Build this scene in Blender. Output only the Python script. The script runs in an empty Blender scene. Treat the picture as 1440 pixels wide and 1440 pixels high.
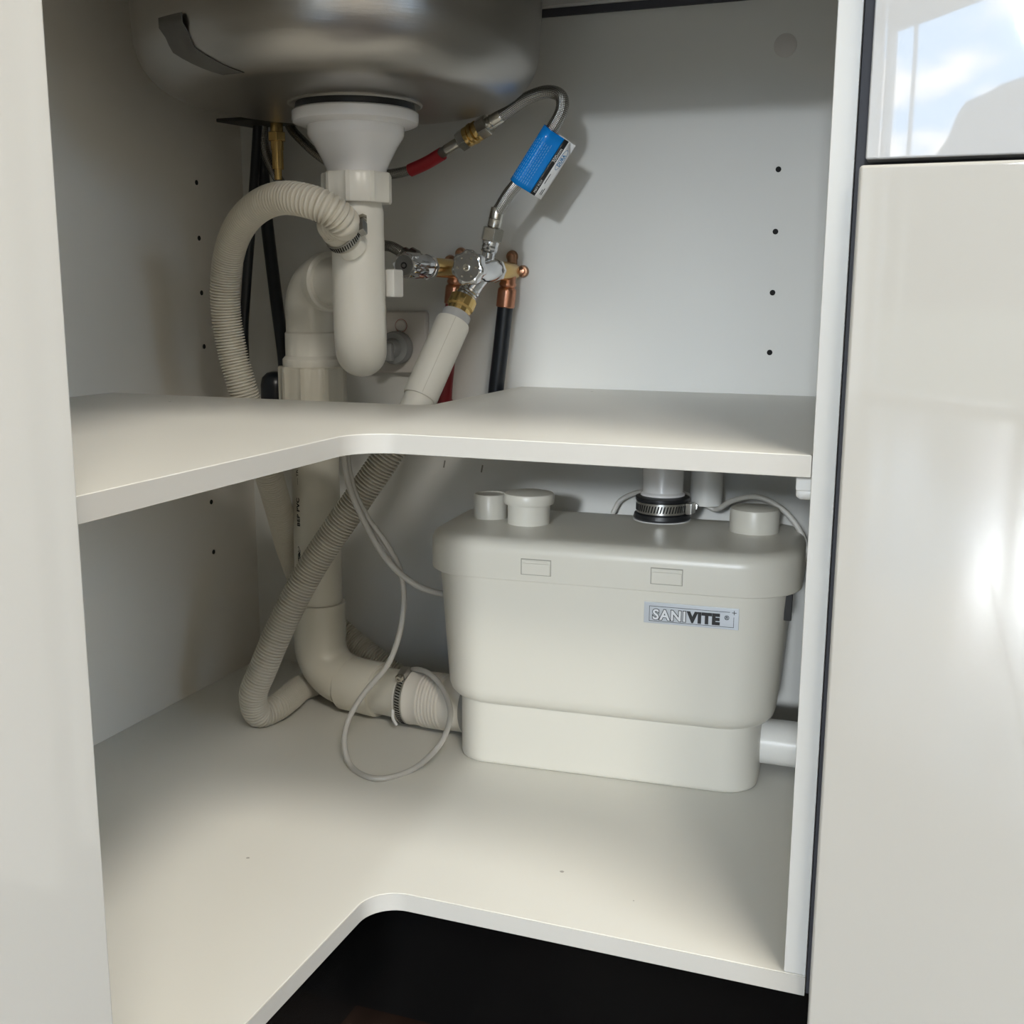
import bpy, bmesh, math, random
from mathutils import Vector, Matrix
random.seed(7)
S = bpy.context.scene
COL = S.collection
PI = math.pi

# ------------------------------------------------------------------ camera
cd = bpy.data.cameras.new('camera'); cam = bpy.data.objects.new('camera', cd); COL.objects.link(cam)
cd.sensor_fit = 'HORIZONTAL'; cd.sensor_width = 36.0; cd.lens = 36.0 * 1566.94 / 1440
cd.clip_start = 0.02; cd.clip_end = 3000
YAW, PITCH, ROLL = 0.355789, -0.188653, 0.005149
F = Vector((-math.sin(YAW)*math.cos(PITCH), math.cos(YAW)*math.cos(PITCH), math.sin(PITCH)))
R = Vector((math.cos(YAW), math.sin(YAW), 0)); U = R.cross(F)
R2 = R*math.cos(ROLL) + U*math.sin(ROLL); U2 = U*math.cos(ROLL) - R*math.sin(ROLL)
M = Matrix((R2, U2, -F)).transposed().to_4x4(); M.translation = Vector((0.40262, -0.76085, 0.48208))
cam.matrix_world = M
S.camera = cam

# ------------------------------------------------------------------ exposure, world
S.view_settings.view_transform = 'Standard'; S.view_settings.look = 'None'
S.view_settings.gamma = 1.0; S.view_settings.use_curve_mapping = False
S.view_settings.exposure = 0.0
SKY = 1.0

w = bpy.data.worlds.new('sky'); S.world = w; w.use_nodes = True
nt = w.node_tree; nt.nodes.clear()
def wn(t, **k):
    n = nt.nodes.new(t)
    for a, b in k.items(): setattr(n, a, b)
    return n
wo = wn('ShaderNodeOutputWorld'); bg = wn('ShaderNodeBackground'); bg.inputs['Strength'].default_value = 9.0*SKY
tc = wn('ShaderNodeTexCoord'); mp = wn('ShaderNodeMapping'); mp.inputs['Scale'].default_value = (1, 1, 2.2)
mp.inputs['Location'].default_value = (0.35, 0.1, 0.15)
nz = wn('ShaderNodeTexNoise'); nz.inputs['Scale'].default_value = 9.0; nz.inputs['Detail'].default_value = 8; nz.inputs['Roughness'].default_value = 0.5
rp = wn('ShaderNodeValToRGB'); rp.color_ramp.elements[0].position = 0.46; rp.color_ramp.elements[0].color = (0.34, 0.60, 0.95, 1)
rp.color_ramp.elements[1].position = 0.56; rp.color_ramp.elements[1].color = (1.0, 1.0, 1.0, 1)
nt.links.new(tc.outputs['Generated'], mp.inputs['Vector']); nt.links.new(mp.outputs['Vector'], nz.inputs['Vector'])
nt.links.new(nz.outputs['Fac'], rp.inputs['Fac']); nt.links.new(rp.outputs['Color'], bg.inputs['Color']); nt.links.new(bg.outputs[0], wo.inputs[0])

# ------------------------------------------------------------------ room numbers
FLZ = -0.15; CZ = 2.62          # room floor and ceiling
RX0, RX1, RY0, RY1 = -3.0, 4.2, -7.6, 0.52
GA = Vector((0.0, -7.10, 0)); GB = Vector((1.75, -4.75, 0)); GC = Vector((4.2, -2.6, 0))   # slanting glazed wall, then solid wall
GD = (GB-GA).normalized(); GN = Vector((GD.y, -GD.x, 0)); GL = (GB-GA).length; GTOP = 2.20
HA = Vector((-2.30, -5.0, 0)); HB = Vector((-0.72, -5.0, 0)); HTOP = 2.45     # second opening, left of the jog

def area(name, loc, rz, sx, sy):
    l = bpy.data.lights.new(name, 'AREA'); l.shape = 'RECTANGLE'; l.size = sx; l.size_y = sy
    l.cycles.is_portal = True
    o = bpy.data.objects.new(name, l); COL.objects.link(o); o.location = loc; o.rotation_euler = (PI/2, 0, rz); return o
gm = (GA+GB)/2-GN*0.05
area('window_portal', (gm.x, gm.y, (FLZ+GTOP)/2), math.atan2(GD.y, GD.x)+PI, GL, GTOP-FLZ)
area('window_portal', ((HA.x+HB.x)/2, -4.95, (FLZ+HTOP)/2), PI, HB.x-HA.x, HTOP-FLZ)
W3A, W3B = -2.3, -0.9
area('window_portal', (RX1-0.05, (W3A+W3B)/2, 1.2), -PI/2, W3B-W3A, 1.9)
def lamp(loc, power, size):
    l = bpy.data.lights.new('overhead_fill', 'AREA'); l.shape = 'DISK'; l.size = size; l.energy = power; l.color = (1.0, 0.955, 0.87)
    o = bpy.data.objects.new('overhead_fill', l); COL.objects.link(o); o.location = loc; return o
lamp((1.35, -0.75, CZ-0.03), 52, 0.8); lamp((1.9, -2.7, CZ-0.03), 75, 0.8)  # unseen lamps added as overhead fill for door, base and walls
sl = bpy.data.lights.new('sun', 'SUN'); sl.energy = 1.6; sl.angle = math.radians(4.0); sl.color = (0.89, 0.95, 1.0)
so_ = bpy.data.objects.new('sun', sl); COL.objects.link(so_)
SUNAZ, SUNEL = math.radians(4.6), math.radians(12.6)
so_.rotation_euler = Vector((math.sin(SUNAZ)*math.cos(SUNEL), -math.cos(SUNAZ)*math.cos(SUNEL), math.sin(SUNEL))).to_track_quat('Z', 'Y').to_euler()

# ------------------------------------------------------------------ materials
def mat(name, col, rough=0.5, metal=0.0, spec=0.5, coat=0.0, noise=None, bump=None, ior=1.5, trans=0.0, rnoise=None):
    m = bpy.data.materials.new(name); m.use_nodes = True; n = m.node_tree.nodes; L = m.node_tree.links
    b = n['Principled BSDF']; b.inputs['Base Color'].default_value = (*col, 1); b.inputs['Roughness'].default_value = rough
    b.inputs['Metallic'].default_value = metal; b.inputs['IOR'].default_value = ior
    b.inputs['Specular IOR Level'].default_value = spec; b.inputs['Coat Weight'].default_value = coat; b.inputs['Coat Roughness'].default_value = 0.03
    b.inputs['Transmission Weight'].default_value = trans
    t = n.new('ShaderNodeTexCoord')
    if noise:
        sc, amt, stretch = noise
        mpn = n.new('ShaderNodeMapping'); mpn.inputs['Scale'].default_value = stretch
        z = n.new('ShaderNodeTexNoise'); z.inputs['Scale'].default_value = sc; z.inputs['Detail'].default_value = 6
        mx = n.new('ShaderNodeMix'); mx.data_type = 'RGBA'
        mx.inputs['A'].default_value = (*[c*(1-amt) for c in col], 1); mx.inputs['B'].default_value = (*[min(1, c*(1+amt)) for c in col], 1)
        L.new(t.outputs['Object'], mpn.inputs[0]); L.new(mpn.outputs[0], z.inputs['Vector']); L.new(z.outputs['Fac'], mx.inputs['Factor'])
        L.new(mx.outputs['Result'], b.inputs['Base Color'])
        if rnoise:
            mr = n.new('ShaderNodeMapRange'); mr.inputs['To Min'].default_value = rough-rnoise; mr.inputs['To Max'].default_value = rough+rnoise
            L.new(z.outputs['Fac'], mr.inputs[0]); L.new(mr.outputs[0], b.inputs['Roughness'])
    if bump:
        sc, st, dist, stretch = bump
        mpn = n.new('ShaderNodeMapping'); mpn.inputs['Scale'].default_value = stretch
        z = n.new('ShaderNodeTexNoise'); z.inputs['Scale'].default_value = sc; z.inputs['Detail'].default_value = 4
        bp = n.new('ShaderNodeBump'); bp.inputs['Strength'].default_value = st; bp.inputs['Distance'].default_value = dist
        L.new(t.outputs['Object'], mpn.inputs[0]); L.new(mpn.outputs[0], z.inputs['Vector']); L.new(z.outputs['Fac'], bp.inputs['Height'])
        L.new(bp.outputs[0], b.inputs['Normal'])
    return m

def melamine(name, col, spots=0.0):
    m = mat(name, col, 0.42, spec=0.4, noise=(6, 0.02, (1, 1, 1)), bump=(900, 0.05, 0.0005, (1, 1, 1)))
    if spots:                                     # tiny scattered grime specks
        n = m.node_tree.nodes; L = m.node_tree.links; b = n['Principled BSDF']
        src = b.inputs['Base Color'].links[0].from_socket
        t = n.new('ShaderNodeTexCoord'); v = n.new('ShaderNodeTexVoronoi'); v.inputs['Scale'].default_value = 14
        z = n.new('ShaderNodeTexNoise'); z.inputs['Scale'].default_value = 300
        a = n.new('ShaderNodeMath'); a.operation = 'MULTIPLY_ADD'; a.inputs[1].default_value = 0.02
        c = n.new('ShaderNodeMath'); c.operation = 'LESS_THAN'; c.inputs[1].default_value = 0.028+spots
        mx = n.new('ShaderNodeMix'); mx.data_type = 'RGBA'; mx.inputs['B'].default_value = (0.16, 0.13, 0.10, 1)
        ms = n.new('ShaderNodeMath'); ms.operation = 'MULTIPLY'; ms.inputs[1].default_value = 0.6
        L.new(t.outputs['Object'], v.inputs['Vector']); L.new(t.outputs['Object'], z.inputs['Vector'])
        L.new(z.outputs['Fac'], a.inputs[0]); L.new(v.outputs['Distance'], a.inputs[2]); L.new(a.outputs[0], c.inputs[0])
        L.new(c.outputs[0], ms.inputs[0]); L.new(ms.outputs[0], mx.inputs['Factor']); L.new(src, mx.inputs['A']); L.new(mx.outputs['Result'], b.inputs['Base Color'])
    return m

K = {}
K['mel'] = melamine('white_melamine', (0.76, 0.745, 0.685), 0.012)
K['mels'] = melamine('white_melamine_warm_bounce', (0.77, 0.735, 0.66))  # same board, lighter and warmer: warm bounce light put into the colour
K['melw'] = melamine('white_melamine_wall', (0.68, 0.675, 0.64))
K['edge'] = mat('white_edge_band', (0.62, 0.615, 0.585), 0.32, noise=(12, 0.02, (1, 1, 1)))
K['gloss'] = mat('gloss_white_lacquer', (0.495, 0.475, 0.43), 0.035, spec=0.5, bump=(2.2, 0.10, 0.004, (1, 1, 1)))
K['glossd'] = mat('gloss_white_lacquer_brightened', (0.62, 0.61, 0.57), 0.05, spec=0.5, bump=(2.2, 0.10, 0.004, (1, 1, 1)))  # lighter copy of the drawer lacquer, the door's brightness put into the colour
K['band'] = mat('dimmed_edge_strip', (0.55, 0.53, 0.485), 0.35)  # strip darker than the board, dims the strongly lit front edges by colour
K['glossb'] = mat('gloss_white_lacquer_sky_tint', (0.50, 0.50, 0.495), 0.02, spec=0.55, bump=(2.2, 0.06, 0.004, (1, 1, 1)))  # cooler copy of the lacquer, tint of the mirrored sky in its colour
K['dark_gap'] = mat('dark_gap_shade', (0.05, 0.05, 0.06), 0.6)  # shade of narrow gaps put into a dark colour
K['hole'] = mat('hole_dark', (0.01, 0.01, 0.01), 0.9)
K['plinth'] = mat('black_gloss_plinth', (0.004, 0.004, 0.004), 0.12, spec=0.5, noise=(3, 0.4, (1, 1, 1)))
K['pump'] = mat('cream_abs', (0.64, 0.615, 0.54), 0.33, spec=0.45, bump=(1200, 0.04, 0.0004, (1, 1, 1)))
K['pumptop'] = K['pump']
K['white'] = mat('white_plastic', (0.80, 0.79, 0.75), 0.28)
K['whiteg'] = mat('glossy_white_plastic', (0.84, 0.83, 0.82), 0.14)
K['trap'] = mat('ivory_plastic', (0.78, 0.76, 0.69), 0.30, noise=(9, 0.02, (1, 1, 1)))
K['pvc'] = mat('grey_white_pvc', (0.64, 0.61, 0.52), 0.30, noise=(8, 0.05, (1, 1, 0.3)))
K['hose'] = mat('grey_corrugated_hose', (0.62, 0.58, 0.49), 0.45)
K['hoseb'] = mat('grey_corrugated_hose_darker', (0.52, 0.49, 0.42), 0.45)
K['coup'] = mat('white_rubber', (0.78, 0.74, 0.66), 0.55)
K['ink'] = mat('black_ink', (0.012, 0.012, 0.012), 0.6)
K['rubber'] = mat('black_rubber', (0.012, 0.013, 0.015), 0.38)
K['black'] = mat('black_sheath', (0.008, 0.011, 0.016), 0.30)
K['red'] = mat('red_sheath', (0.23, 0.015, 0.02), 0.45)
K['redb'] = mat('red_sleeve', (0.42, 0.02, 0.03), 0.45)
K['cable'] = mat('grey_cable', (0.47, 0.455, 0.42), 0.42)
K['cablew'] = mat('white_cable', (0.62, 0.60, 0.55), 0.4)
K['chrome'] = mat('chrome', (0.72, 0.73, 0.75), 0.08, metal=1.0)
K['nickel'] = mat('nickel', (0.62, 0.60, 0.55), 0.22, metal=1.0)
K['brass'] = mat('brass', (0.72, 0.50, 0.20), 0.22, metal=1.0, noise=(60, 0.12, (1, 1, 1)))
K['copper'] = mat('copper', (0.56, 0.27, 0.17), 0.28, metal=1.0, noise=(60, 0.2, (1, 1, 1)))
K['bronze'] = mat('bronze', (0.42, 0.24, 0.15), 0.32, metal=1.0, noise=(60, 0.2, (1, 1, 1)))
K['steelb'] = mat('clamp_steel', (0.55, 0.54, 0.51), 0.28, metal=1.0)
K['steeld'] = mat('dark_plate', (0.05, 0.05, 0.045), 0.5, metal=0.6)
K['sink'] = mat('brushed_stainless', (0.40, 0.385, 0.36), 0.33, metal=1.0, noise=(7, 0.10, (1, 1, 6)), rnoise=0.08, bump=(60, 0.12, 0.001, (1, 1, 12)))
K['tagblue'] = mat('blue_print', (0.003, 0.25, 0.78), 0.22)
K['tagline'] = mat('pale_blue_print', (0.15, 0.48, 0.85), 0.3)
K['tagwhite'] = mat('white_card', (0.78, 0.78, 0.77), 0.3)
K['tagblack'] = mat('black_print', (0.02, 0.02, 0.022), 0.3)
K['logoblue'] = mat('logo_blue_print', (0.05, 0.22, 0.45), 0.4)
K['plate'] = mat('silver_label', (0.47, 0.49, 0.51), 0.28, metal=0.15)
K['platel'] = mat('silver_label_light', (0.68, 0.69, 0.70), 0.3)
K['plugc'] = mat('grey_translucent_plug', (0.30, 0.31, 0.31), 0.25, spec=0.6)
K['sock'] = mat('socket_plastic', (0.60, 0.57, 0.53), 0.35)
K['redpr'] = mat('red_mark', (0.40, 0.12, 0.11), 0.5)
K['wall'] = mat('room_wall_paint', (0.80, 0.76, 0.70), 0.8)
K['ceil'] = mat('ceiling_paint', (0.84, 0.82, 0.78), 0.85)
K['bench'] = mat('stone_worktop', (0.55, 0.53, 0.50), 0.2, noise=(40, 0.1, (1, 1, 1)))
K['frame'] = mat('window_frame_paint', (0.62, 0.63, 0.64), 0.4)
K['hill'] = mat('hill_forest', (0.03, 0.036, 0.04), 0.95, noise=(0.02, 0.3, (1, 1, 1)))
K['lawn'] = mat('garden_lawn', (0.035, 0.045, 0.025), 0.95)
K['hedge'] = mat('hedge_leaf', (0.03, 0.05, 0.02), 0.9)
K['timber_eave'] = mat('eave_paint', (0.5, 0.5, 0.48), 0.7)
K['plank'] = mat('dark_timber', (0.018, 0.010, 0.007), 0.13, spec=0.40, noise=(5, 0.5, (14, 1.2, 1)), rnoise=0.05, bump=(14, 0.15, 0.001, (14, 1, 1)))

# braided steel: fine criss-cross relief along the tube (uses generated uv written by tube())
def braid():
    m = bpy.data.materials.new('braided_steel'); m.use_nodes = True; n = m.node_tree.nodes; L = m.node_tree.links; b = n['Principled BSDF']
    b.inputs['Metallic'].default_value = 1; b.inputs['Roughness'].default_value = 0.24
    uv = n.new('ShaderNodeUVMap'); uv.uv_map = 'UVMap'; sp = n.new('ShaderNodeSeparateXYZ'); L.new(uv.outputs[0], sp.inputs[0])
    def wave(s):
        a = n.new('ShaderNodeMath'); a.operation = 'MULTIPLY'; a.inputs[1].default_value = 12*s*2*PI; L.new(sp.outputs[0], a.inputs[0])
        c = n.new('ShaderNodeMath'); c.operation = 'MULTIPLY_ADD'; c.inputs[1].default_value = 2*PI*330; L.new(sp.outputs[1], c.inputs[0]); L.new(a.outputs[0], c.inputs[2])
        d = n.new('ShaderNodeMath'); d.operation = 'SINE'; L.new(c.outputs[0], d.inputs[0]); return d
    p, q = wave(1), wave(-1)
    mx = n.new('ShaderNodeMath'); mx.operation = 'MULTIPLY'; L.new(p.outputs[0], mx.inputs[0]); L.new(q.outputs[0], mx.inputs[1])
    r = n.new('ShaderNodeMapRange'); r.inputs['From Min'].default_value = -1; L.new(mx.outputs[0], r.inputs[0])
    cr = n.new('ShaderNodeValToRGB'); cr.color_ramp.elements[0].color = (0.10, 0.10, 0.10, 1); cr.color_ramp.elements[1].color = (0.62, 0.61, 0.58, 1)
    cr.color_ramp.elements[0].position = 0.25; cr.color_ramp.elements[1].position = 0.7
    L.new(r.outputs[0], cr.inputs[0]); L.new(cr.outputs[0], b.inputs['Base Color'])
    bp = n.new('ShaderNodeBump'); bp.inputs['Strength'].default_value = 0.6; bp.inputs['Distance'].default_value = 0.0006
    L.new(r.outputs[0], bp.inputs['Height']); L.new(bp.outputs[0], b.inputs['Normal'])
    return m
K['braid'] = braid()

# ------------------------------------------------------------------ mesh helpers
class MB:
    def __init__(s): s.v = []; s.f = []; s.uv = {}
    def add(s, vs, fs):
        o = len(s.v); s.v += [tuple(v) for v in vs]; s.f += [tuple(i+o for i in f) for f in fs]; return o
    def rings(s, rs, cap=True, closed=False):
        n = len(rs[0]); vs = [p for r in rs for p in r]; fs = []
        m = len(rs)
        for i in range(m if closed else m-1):
            a, b = i*n, ((i+1) % m)*n
            for j in range(n): fs.append((a+j, a+(j+1) % n, b+(j+1) % n, b+j))
        if cap and not closed:
            fs.append(tuple(reversed(range(n)))); fs.append(tuple((m-1)*n+j for j in range(n)))
        s.add(vs, fs); return s
    def lathe(s, prof, o, d, seg=32, lobes=None, cap=True, up=None):
        o = Vector(o); d = Vector(d).normalized(); a, b = frame(d, up)
        rs = []
        for r, h in prof:
            ring = []
            for k in range(seg):
                t = 2*PI*k/seg; rr = r
                if lobes: rr = r*(1+lobes[1]*max(-1, min(1, 1.6*math.cos(lobes[0]*t))))
                ring.append(o+d*h+(a*math.cos(t)+b*math.sin(t))*rr)
            rs.append(ring)
        s.rings(rs, cap); return s
    def tube(s, path, r, seg=16, cap=True, uv=False):
        P = [Vector(p) for p in path]; n = len(P); T = []
        for i in range(n): T.append((P[min(i+1, n-1)]-P[max(i-1, 0)]).normalized())
        a, b = frame(T[0]); rs = []; L = 0; ls = []
        for i in range(n):
            a = (a-T[i]*a.dot(T[i])).normalized(); b = T[i].cross(a)
            if i: L += (P[i]-P[i-1]).length
            ls.append(L); rr = r(L, i) if callable(r) else r
            rs.append([P[i]+(a*math.cos(2*PI*k/seg)+b*math.sin(2*PI*k/seg))*rr for k in range(seg)])
        f0 = len(s.f); s.rings(rs, cap)
        if uv:
            c = f0
            for i in range(n-1):
                for j in range(seg):
                    s.uv[c] = [(j/seg, ls[i]), ((j+1)/seg, ls[i]), ((j+1)/seg, ls[i+1]), (j/seg, ls[i+1])]; c += 1
        return s
    def box(s, lo, hi):
        x0, y0, z0 = lo; x1, y1, z1 = hi
        s.add([(x0, y0, z0), (x1, y0, z0), (x1, y1, z0), (x0, y1, z0), (x0, y0, z1), (x1, y0, z1), (x1, y1, z1), (x0, y1, z1)],
              [(0, 3, 2, 1), (4, 5, 6, 7), (0, 1, 5, 4), (1, 2, 6, 5), (2, 3, 7, 6), (3, 0, 4, 7)]); return s
    def obox(s, c, ax, ay, az, hx, hy, hz):
        c = Vector(c); vs = []
        for k in (-1, 1):
            for (i, j) in ((-1, -1), (1, -1), (1, 1), (-1, 1)): vs.append(c+Vector(ax)*hx*i+Vector(ay)*hy*j+Vector(az)*hz*k)
        s.add(vs, [(0, 3, 2, 1), (4, 5, 6, 7), (0, 1, 5, 4), (1, 2, 6, 5), (2, 3, 7, 6), (3, 0, 4, 7)]); return s
    def prism(s, poly, z0, z1):
        n = len(poly)
        s.rings([[(x, y, z0) for x, y in poly], [(x, y, z1) for x, y in poly]]); return s

def frame(d, up=None):
    u = Vector(up) if up is not None else (Vector((0, 0, 1)) if abs(d.z) < 0.9 else Vector((1, 0, 0)))
    a = (u-d*u.dot(d)).normalized(); return a, d.cross(a)

def spline(pts, step=0.004):
    P = [Vector(p) for p in pts]; P = [P[0]*2-P[1]]+P+[P[-1]*2-P[-2]]; out = []
    for i in range(1, len(P)-2):
        p0, p1, p2, p3 = P[i-1:i+3]; n = max(3, int((p2-p1).length/step*1.5))
        t0 = 0; t1 = t0+max(1e-5, (p1-p0).length)**.5; t2 = t1+max(1e-5, (p2-p1).length)**.5; t3 = t2+max(1e-5, (p3-p2).length)**.5
        for k in range(n):
            t = t1+(t2-t1)*k/n
            A1 = p0*((t1-t)/(t1-t0))+p1*((t-t0)/(t1-t0)); A2 = p1*((t2-t)/(t2-t1))+p2*((t-t1)/(t2-t1)); A3 = p2*((t3-t)/(t3-t2))+p3*((t-t2)/(t3-t2))
            B1 = A1*((t2-t)/(t2-t0))+A2*((t-t0)/(t2-t0)); B2 = A2*((t3-t)/(t3-t1))+A3*((t-t1)/(t3-t1))
            out.append(B1*((t2-t)/(t2-t1))+B2*((t-t1)/(t2-t1)))
    out.append(P[-2])
    res = [out[0]]; acc = 0; prev = out[0]                       # resample at equal arc length
    for q in out[1:]:
        while True:
            d = (q-prev).length
            if acc+d >= step and d > 1e-9:
                prev = prev+(q-prev)*((step-acc)/d); res.append(prev.copy()); acc = 0
            else: acc += d; prev = q; break
    return res

def arc(c, a, b, r, t0, t1, n=12):
    c = Vector(c); a = Vector(a); b = Vector(b)
    return [c+(a*math.cos(t0+(t1-t0)*k/n)+b*math.sin(t0+(t1-t0)*k/n))*r for k in range(n+1)]

def obj(name, mb, m, parent=None, smooth=40, bevel=0, seg=2, kind=None, label=None):
    me = bpy.data.meshes.new(name); me.from_pydata([tuple(v) for v in mb.v], [], mb.f); me.update()
    if mb.uv:
        ul = me.uv_layers.new(name='UVMap')
        for p in me.polygons:
            u = mb.uv.get(p.index)
            if u:
                for k, li in enumerate(p.loop_indices): ul.data[li].uv = u[k]
    bm = bmesh.new(); bm.from_mesh(me); bmesh.ops.recalc_face_normals(bm, faces=bm.faces)
    if bevel:
        es = [e for e in bm.edges if len(e.link_faces) == 2 and e.calc_face_angle(0) > 0.6]
        bmesh.ops.bevel(bm, geom=es, offset=bevel, segments=seg, profile=0.5, affect='EDGES', clamp_overlap=True)
    bm.to_mesh(me); bm.free()
    if smooth:
        me.shade_smooth(); me.set_sharp_from_angle(angle=math.radians(smooth))
    me.materials.append(K[m] if isinstance(m, str) else m)
    o = bpy.data.objects.new(name, me); COL.objects.link(o)
    if bevel and smooth:
        md = o.modifiers.new('weighted', 'WEIGHTED_NORMAL'); md.keep_sharp = True; md.weight = 80
    if parent is not None: o.parent = parent
    if kind: o['kind'] = kind
    if label: o['label'] = label
    return o

def tag(o, label, cat, group=None, kind=None):
    o['label'] = label; o['category'] = cat
    if group: o['group'] = group
    if kind: o['kind'] = kind
    return o
def thing(name, loc, label, cat, rz=0, group=None):
    o = bpy.data.objects.new(name, None); COL.objects.link(o); o.location = loc; o.rotation_euler = (0, 0, rz); o.empty_display_size = 0.02
    o['ORG'] = 1
    return tag(o, label, cat, group)
LATER = []
def under(parent, o):
    """keep world coordinates while parenting to an Empty that is not at the origin"""
    o.parent = parent
    o.matrix_parent_inverse = (Matrix.Translation(parent.location) @ Matrix.Rotation(parent.rotation_euler.z, 4, 'Z')).inverted()
    return o
def pobj(parent, name, mb, m, **k): return under(parent, obj(name, mb, m, None, **k))   # part of a thing
def sub(part, name, mb, m, **k):                                                        # sub-part of a part
    o = obj(name, mb, m, None, **k); o.parent = part
    if part.parent is None: return o
    o.matrix_parent_inverse = Matrix.Identity(4); return o

def text_mesh(body, size, o, xd, yd, thick=0.00015, offset=0.0, align='LEFT', spacing=1.0, squash=1.0):
    c = bpy.data.curves.new('t', 'FONT'); c.body = body; c.size = size; c.offset = offset; c.extrude = 0; c.align_x = align
    c.space_character = spacing; c.resolution_u = 3
    ob = bpy.data.objects.new('t', c); COL.objects.link(ob); dg = bpy.context.evaluated_depsgraph_get(); dg.update()
    me = bpy.data.meshes.new_from_object(ob.evaluated_get(dg)); bpy.data.objects.remove(ob); bpy.data.curves.remove(c)
    o = Vector(o); xd = Vector(xd).normalized(); yd = Vector(yd).normalized(); n = xd.cross(yd)
    mb = MB(); mb.add([o+xd*v.co.x*squash+yd*v.co.y+n*thick for v in me.vertices], [tuple(p.vertices) for p in me.polygons])
    bpy.data.meshes.remove(me); return mb

# ------------------------------------------------------------------ setting: the room behind the camera and the garden
def struct(name, mb, m, **k):
    return obj(name, mb, m, kind='structure', **k)
# floor: planks close to the cabinet are separate boards
ga, gb, gc = GA+GN*0.1, GB+GN*0.1, GC+GN*0.1
fl = MB().prism([(RX0, -5.12), (HB.x-0.05, -5.12), (ga.x-0.05, ga.y), (gb.x, gb.y), (RX1, gc.y), (RX1, RY1), (RX0, RY1)], FLZ-0.04, FLZ-0.004)
floor = struct('floor', fl, 'plank', smooth=0)
def floor_plank(x0, x1, y0, y1):
    mb = MB().box((x0, y0, FLZ-0.012), (x1, y1, FLZ)); o = obj('floorboard', mb, 'plank', floor, smooth=30, bevel=0.0012, seg=1); return o
px = RX0; row = 0
while px < RX1-0.01:
    x1 = min(px+0.17, RX1); y = RY0; off = (row*0.61) % 1.8
    ys = [RY0]+[RY0+off+0.9+1.9*k for k in range(6) if RY0+off+0.9+1.9*k < RY1-0.2]+[RY1]
    ylim = GA.y+(px-GA.x)*GD.y/GD.x if px > GA.x else (-5.0 if px < HB.x-0.17 else -5.0+(px-HB.x)*(GA.y+5.0)/(GA.x-HB.x)+0.5)
    for a, b in zip(ys[:-1], ys[1:]):
        if b < ylim+0.1: continue
        a = max(a, ylim+0.02)
        floor_plank(px+0.0008, x1-0.0008, a+0.0008, b-0.0008)
    px = x1; row += 1
ga, gb, gc = GA+GN*0.15, GB+GN*0.15, GC+GN*0.15
struct('ceiling', MB().prism([(RX0, -5.12), (HB.x-0.05, -5.12), (ga.x-0.05, ga.y), (gb.x, gb.y), (RX1, gc.y), (RX1, RY1), (RX0, RY1)], CZ, CZ+0.1), 'ceil', smooth=0)
struct('wall_left', MB().box((RX0-0.12, RY0, FLZ), (RX0, RY1, CZ)), 'wall', smooth=0)
struct('wall_back', MB().box((RX0-0.12, RY1, FLZ-0.04), (RX1+0.12, RY1+0.12, CZ)), 'wall', smooth=0)
struct('wall_right', MB().box((RX1, W3B, FLZ), (RX1+0.12, RY1, CZ)).box((RX1, W3A-0.3, FLZ), (RX1+0.12, W3A, CZ)).box((RX1, W3A, FLZ), (RX1+0.12, W3B, 0.25)).box((RX1, W3A, 2.15), (RX1+0.12, W3B, CZ)), 'wall', smooth=0)
f3 = MB()
for y_ in (W3A+0.022, (W3A+W3B)/2, W3B-0.022): f3.box((RX1+0.03, y_-0.022, 0.25), (RX1+0.08, y_+0.022, 2.15))
f3.box((RX1+0.03, W3A, 2.10), (RX1+0.08, W3B, 2.15)).box((RX1+0.03, W3A, 0.25), (RX1+0.08, W3B, 0.30))
struct('added_window', f3, 'frame', smooth=0)  # unseen window added to brighten the left door and inner left wall
wf = MB().box((RX0-0.12, -5.12, FLZ), (HA.x, -5.0, CZ)).box((HA.x, -5.12, HTOP), (HB.x, -5.0, CZ))
c = (HB+GA)/2; jd_ = (GA-HB).normalized(); jn = Vector((jd_.y, -jd_.x, 0))
wf.obox((c.x-0.06, c.y, (FLZ+CZ)/2), jd_, jn, (0, 0, 1), (GA-HB).length/2+0.03, 0.05, (CZ-FLZ)/2)
def wallbit(a, b, z0, z1, mb, th=0.06, off=0.06):
    dd = (b-a).normalized(); nn = Vector((dd.y, -dd.x, 0)); c = (a+b)/2+nn*off; mb.obox((c.x, c.y, (z0+z1)/2), dd, nn, (0, 0, 1), (b-a).length/2, th, (z1-z0)/2); return mb
wallbit(GB, GC, FLZ, CZ, wf); wallbit(GA, GB, GTOP, CZ, wf)
struct('wall_front', wf, 'wall', smooth=0)
fr_ = MB(); NP = 2
c = GA+GD*0.27; wallbit(c-GD*0.005, c+GD*0.005, FLZ, GTOP, fr_, 0.012, 0.03)
for k in range(NP+1):
    c = GA+GD*(GL*k/NP); t = 0.022
    if k == 0: c = c+GD*t
    if k == NP: c = c-GD*t
    wallbit(c-GD*t, c+GD*t, FLZ, GTOP, fr_, 0.025, 0.03)
wallbit(GA, GB, GTOP-0.05, GTOP, fr_, 0.025, 0.03); wallbit(GA, GB, FLZ, FLZ+0.06, fr_, 0.025, 0.03)
struct('window_1', fr_, 'frame', smooth=0)
f2 = MB()
for k in range(3):
    x_ = HA.x+(HB.x-HA.x)*k/2; x_ = min(max(x_, HA.x+0.022), HB.x-0.022); f2.box((x_-0.022, -5.08, FLZ), (x_+0.022, -5.03, HTOP))
f2.box((HA.x, -5.08, HTOP-0.05), (HB.x, -5.03, HTOP)); f2.box((HA.x, -5.08, FLZ), (HB.x, -5.03, FLZ+0.06))
struct('window_2', f2, 'frame', smooth=0)
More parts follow.
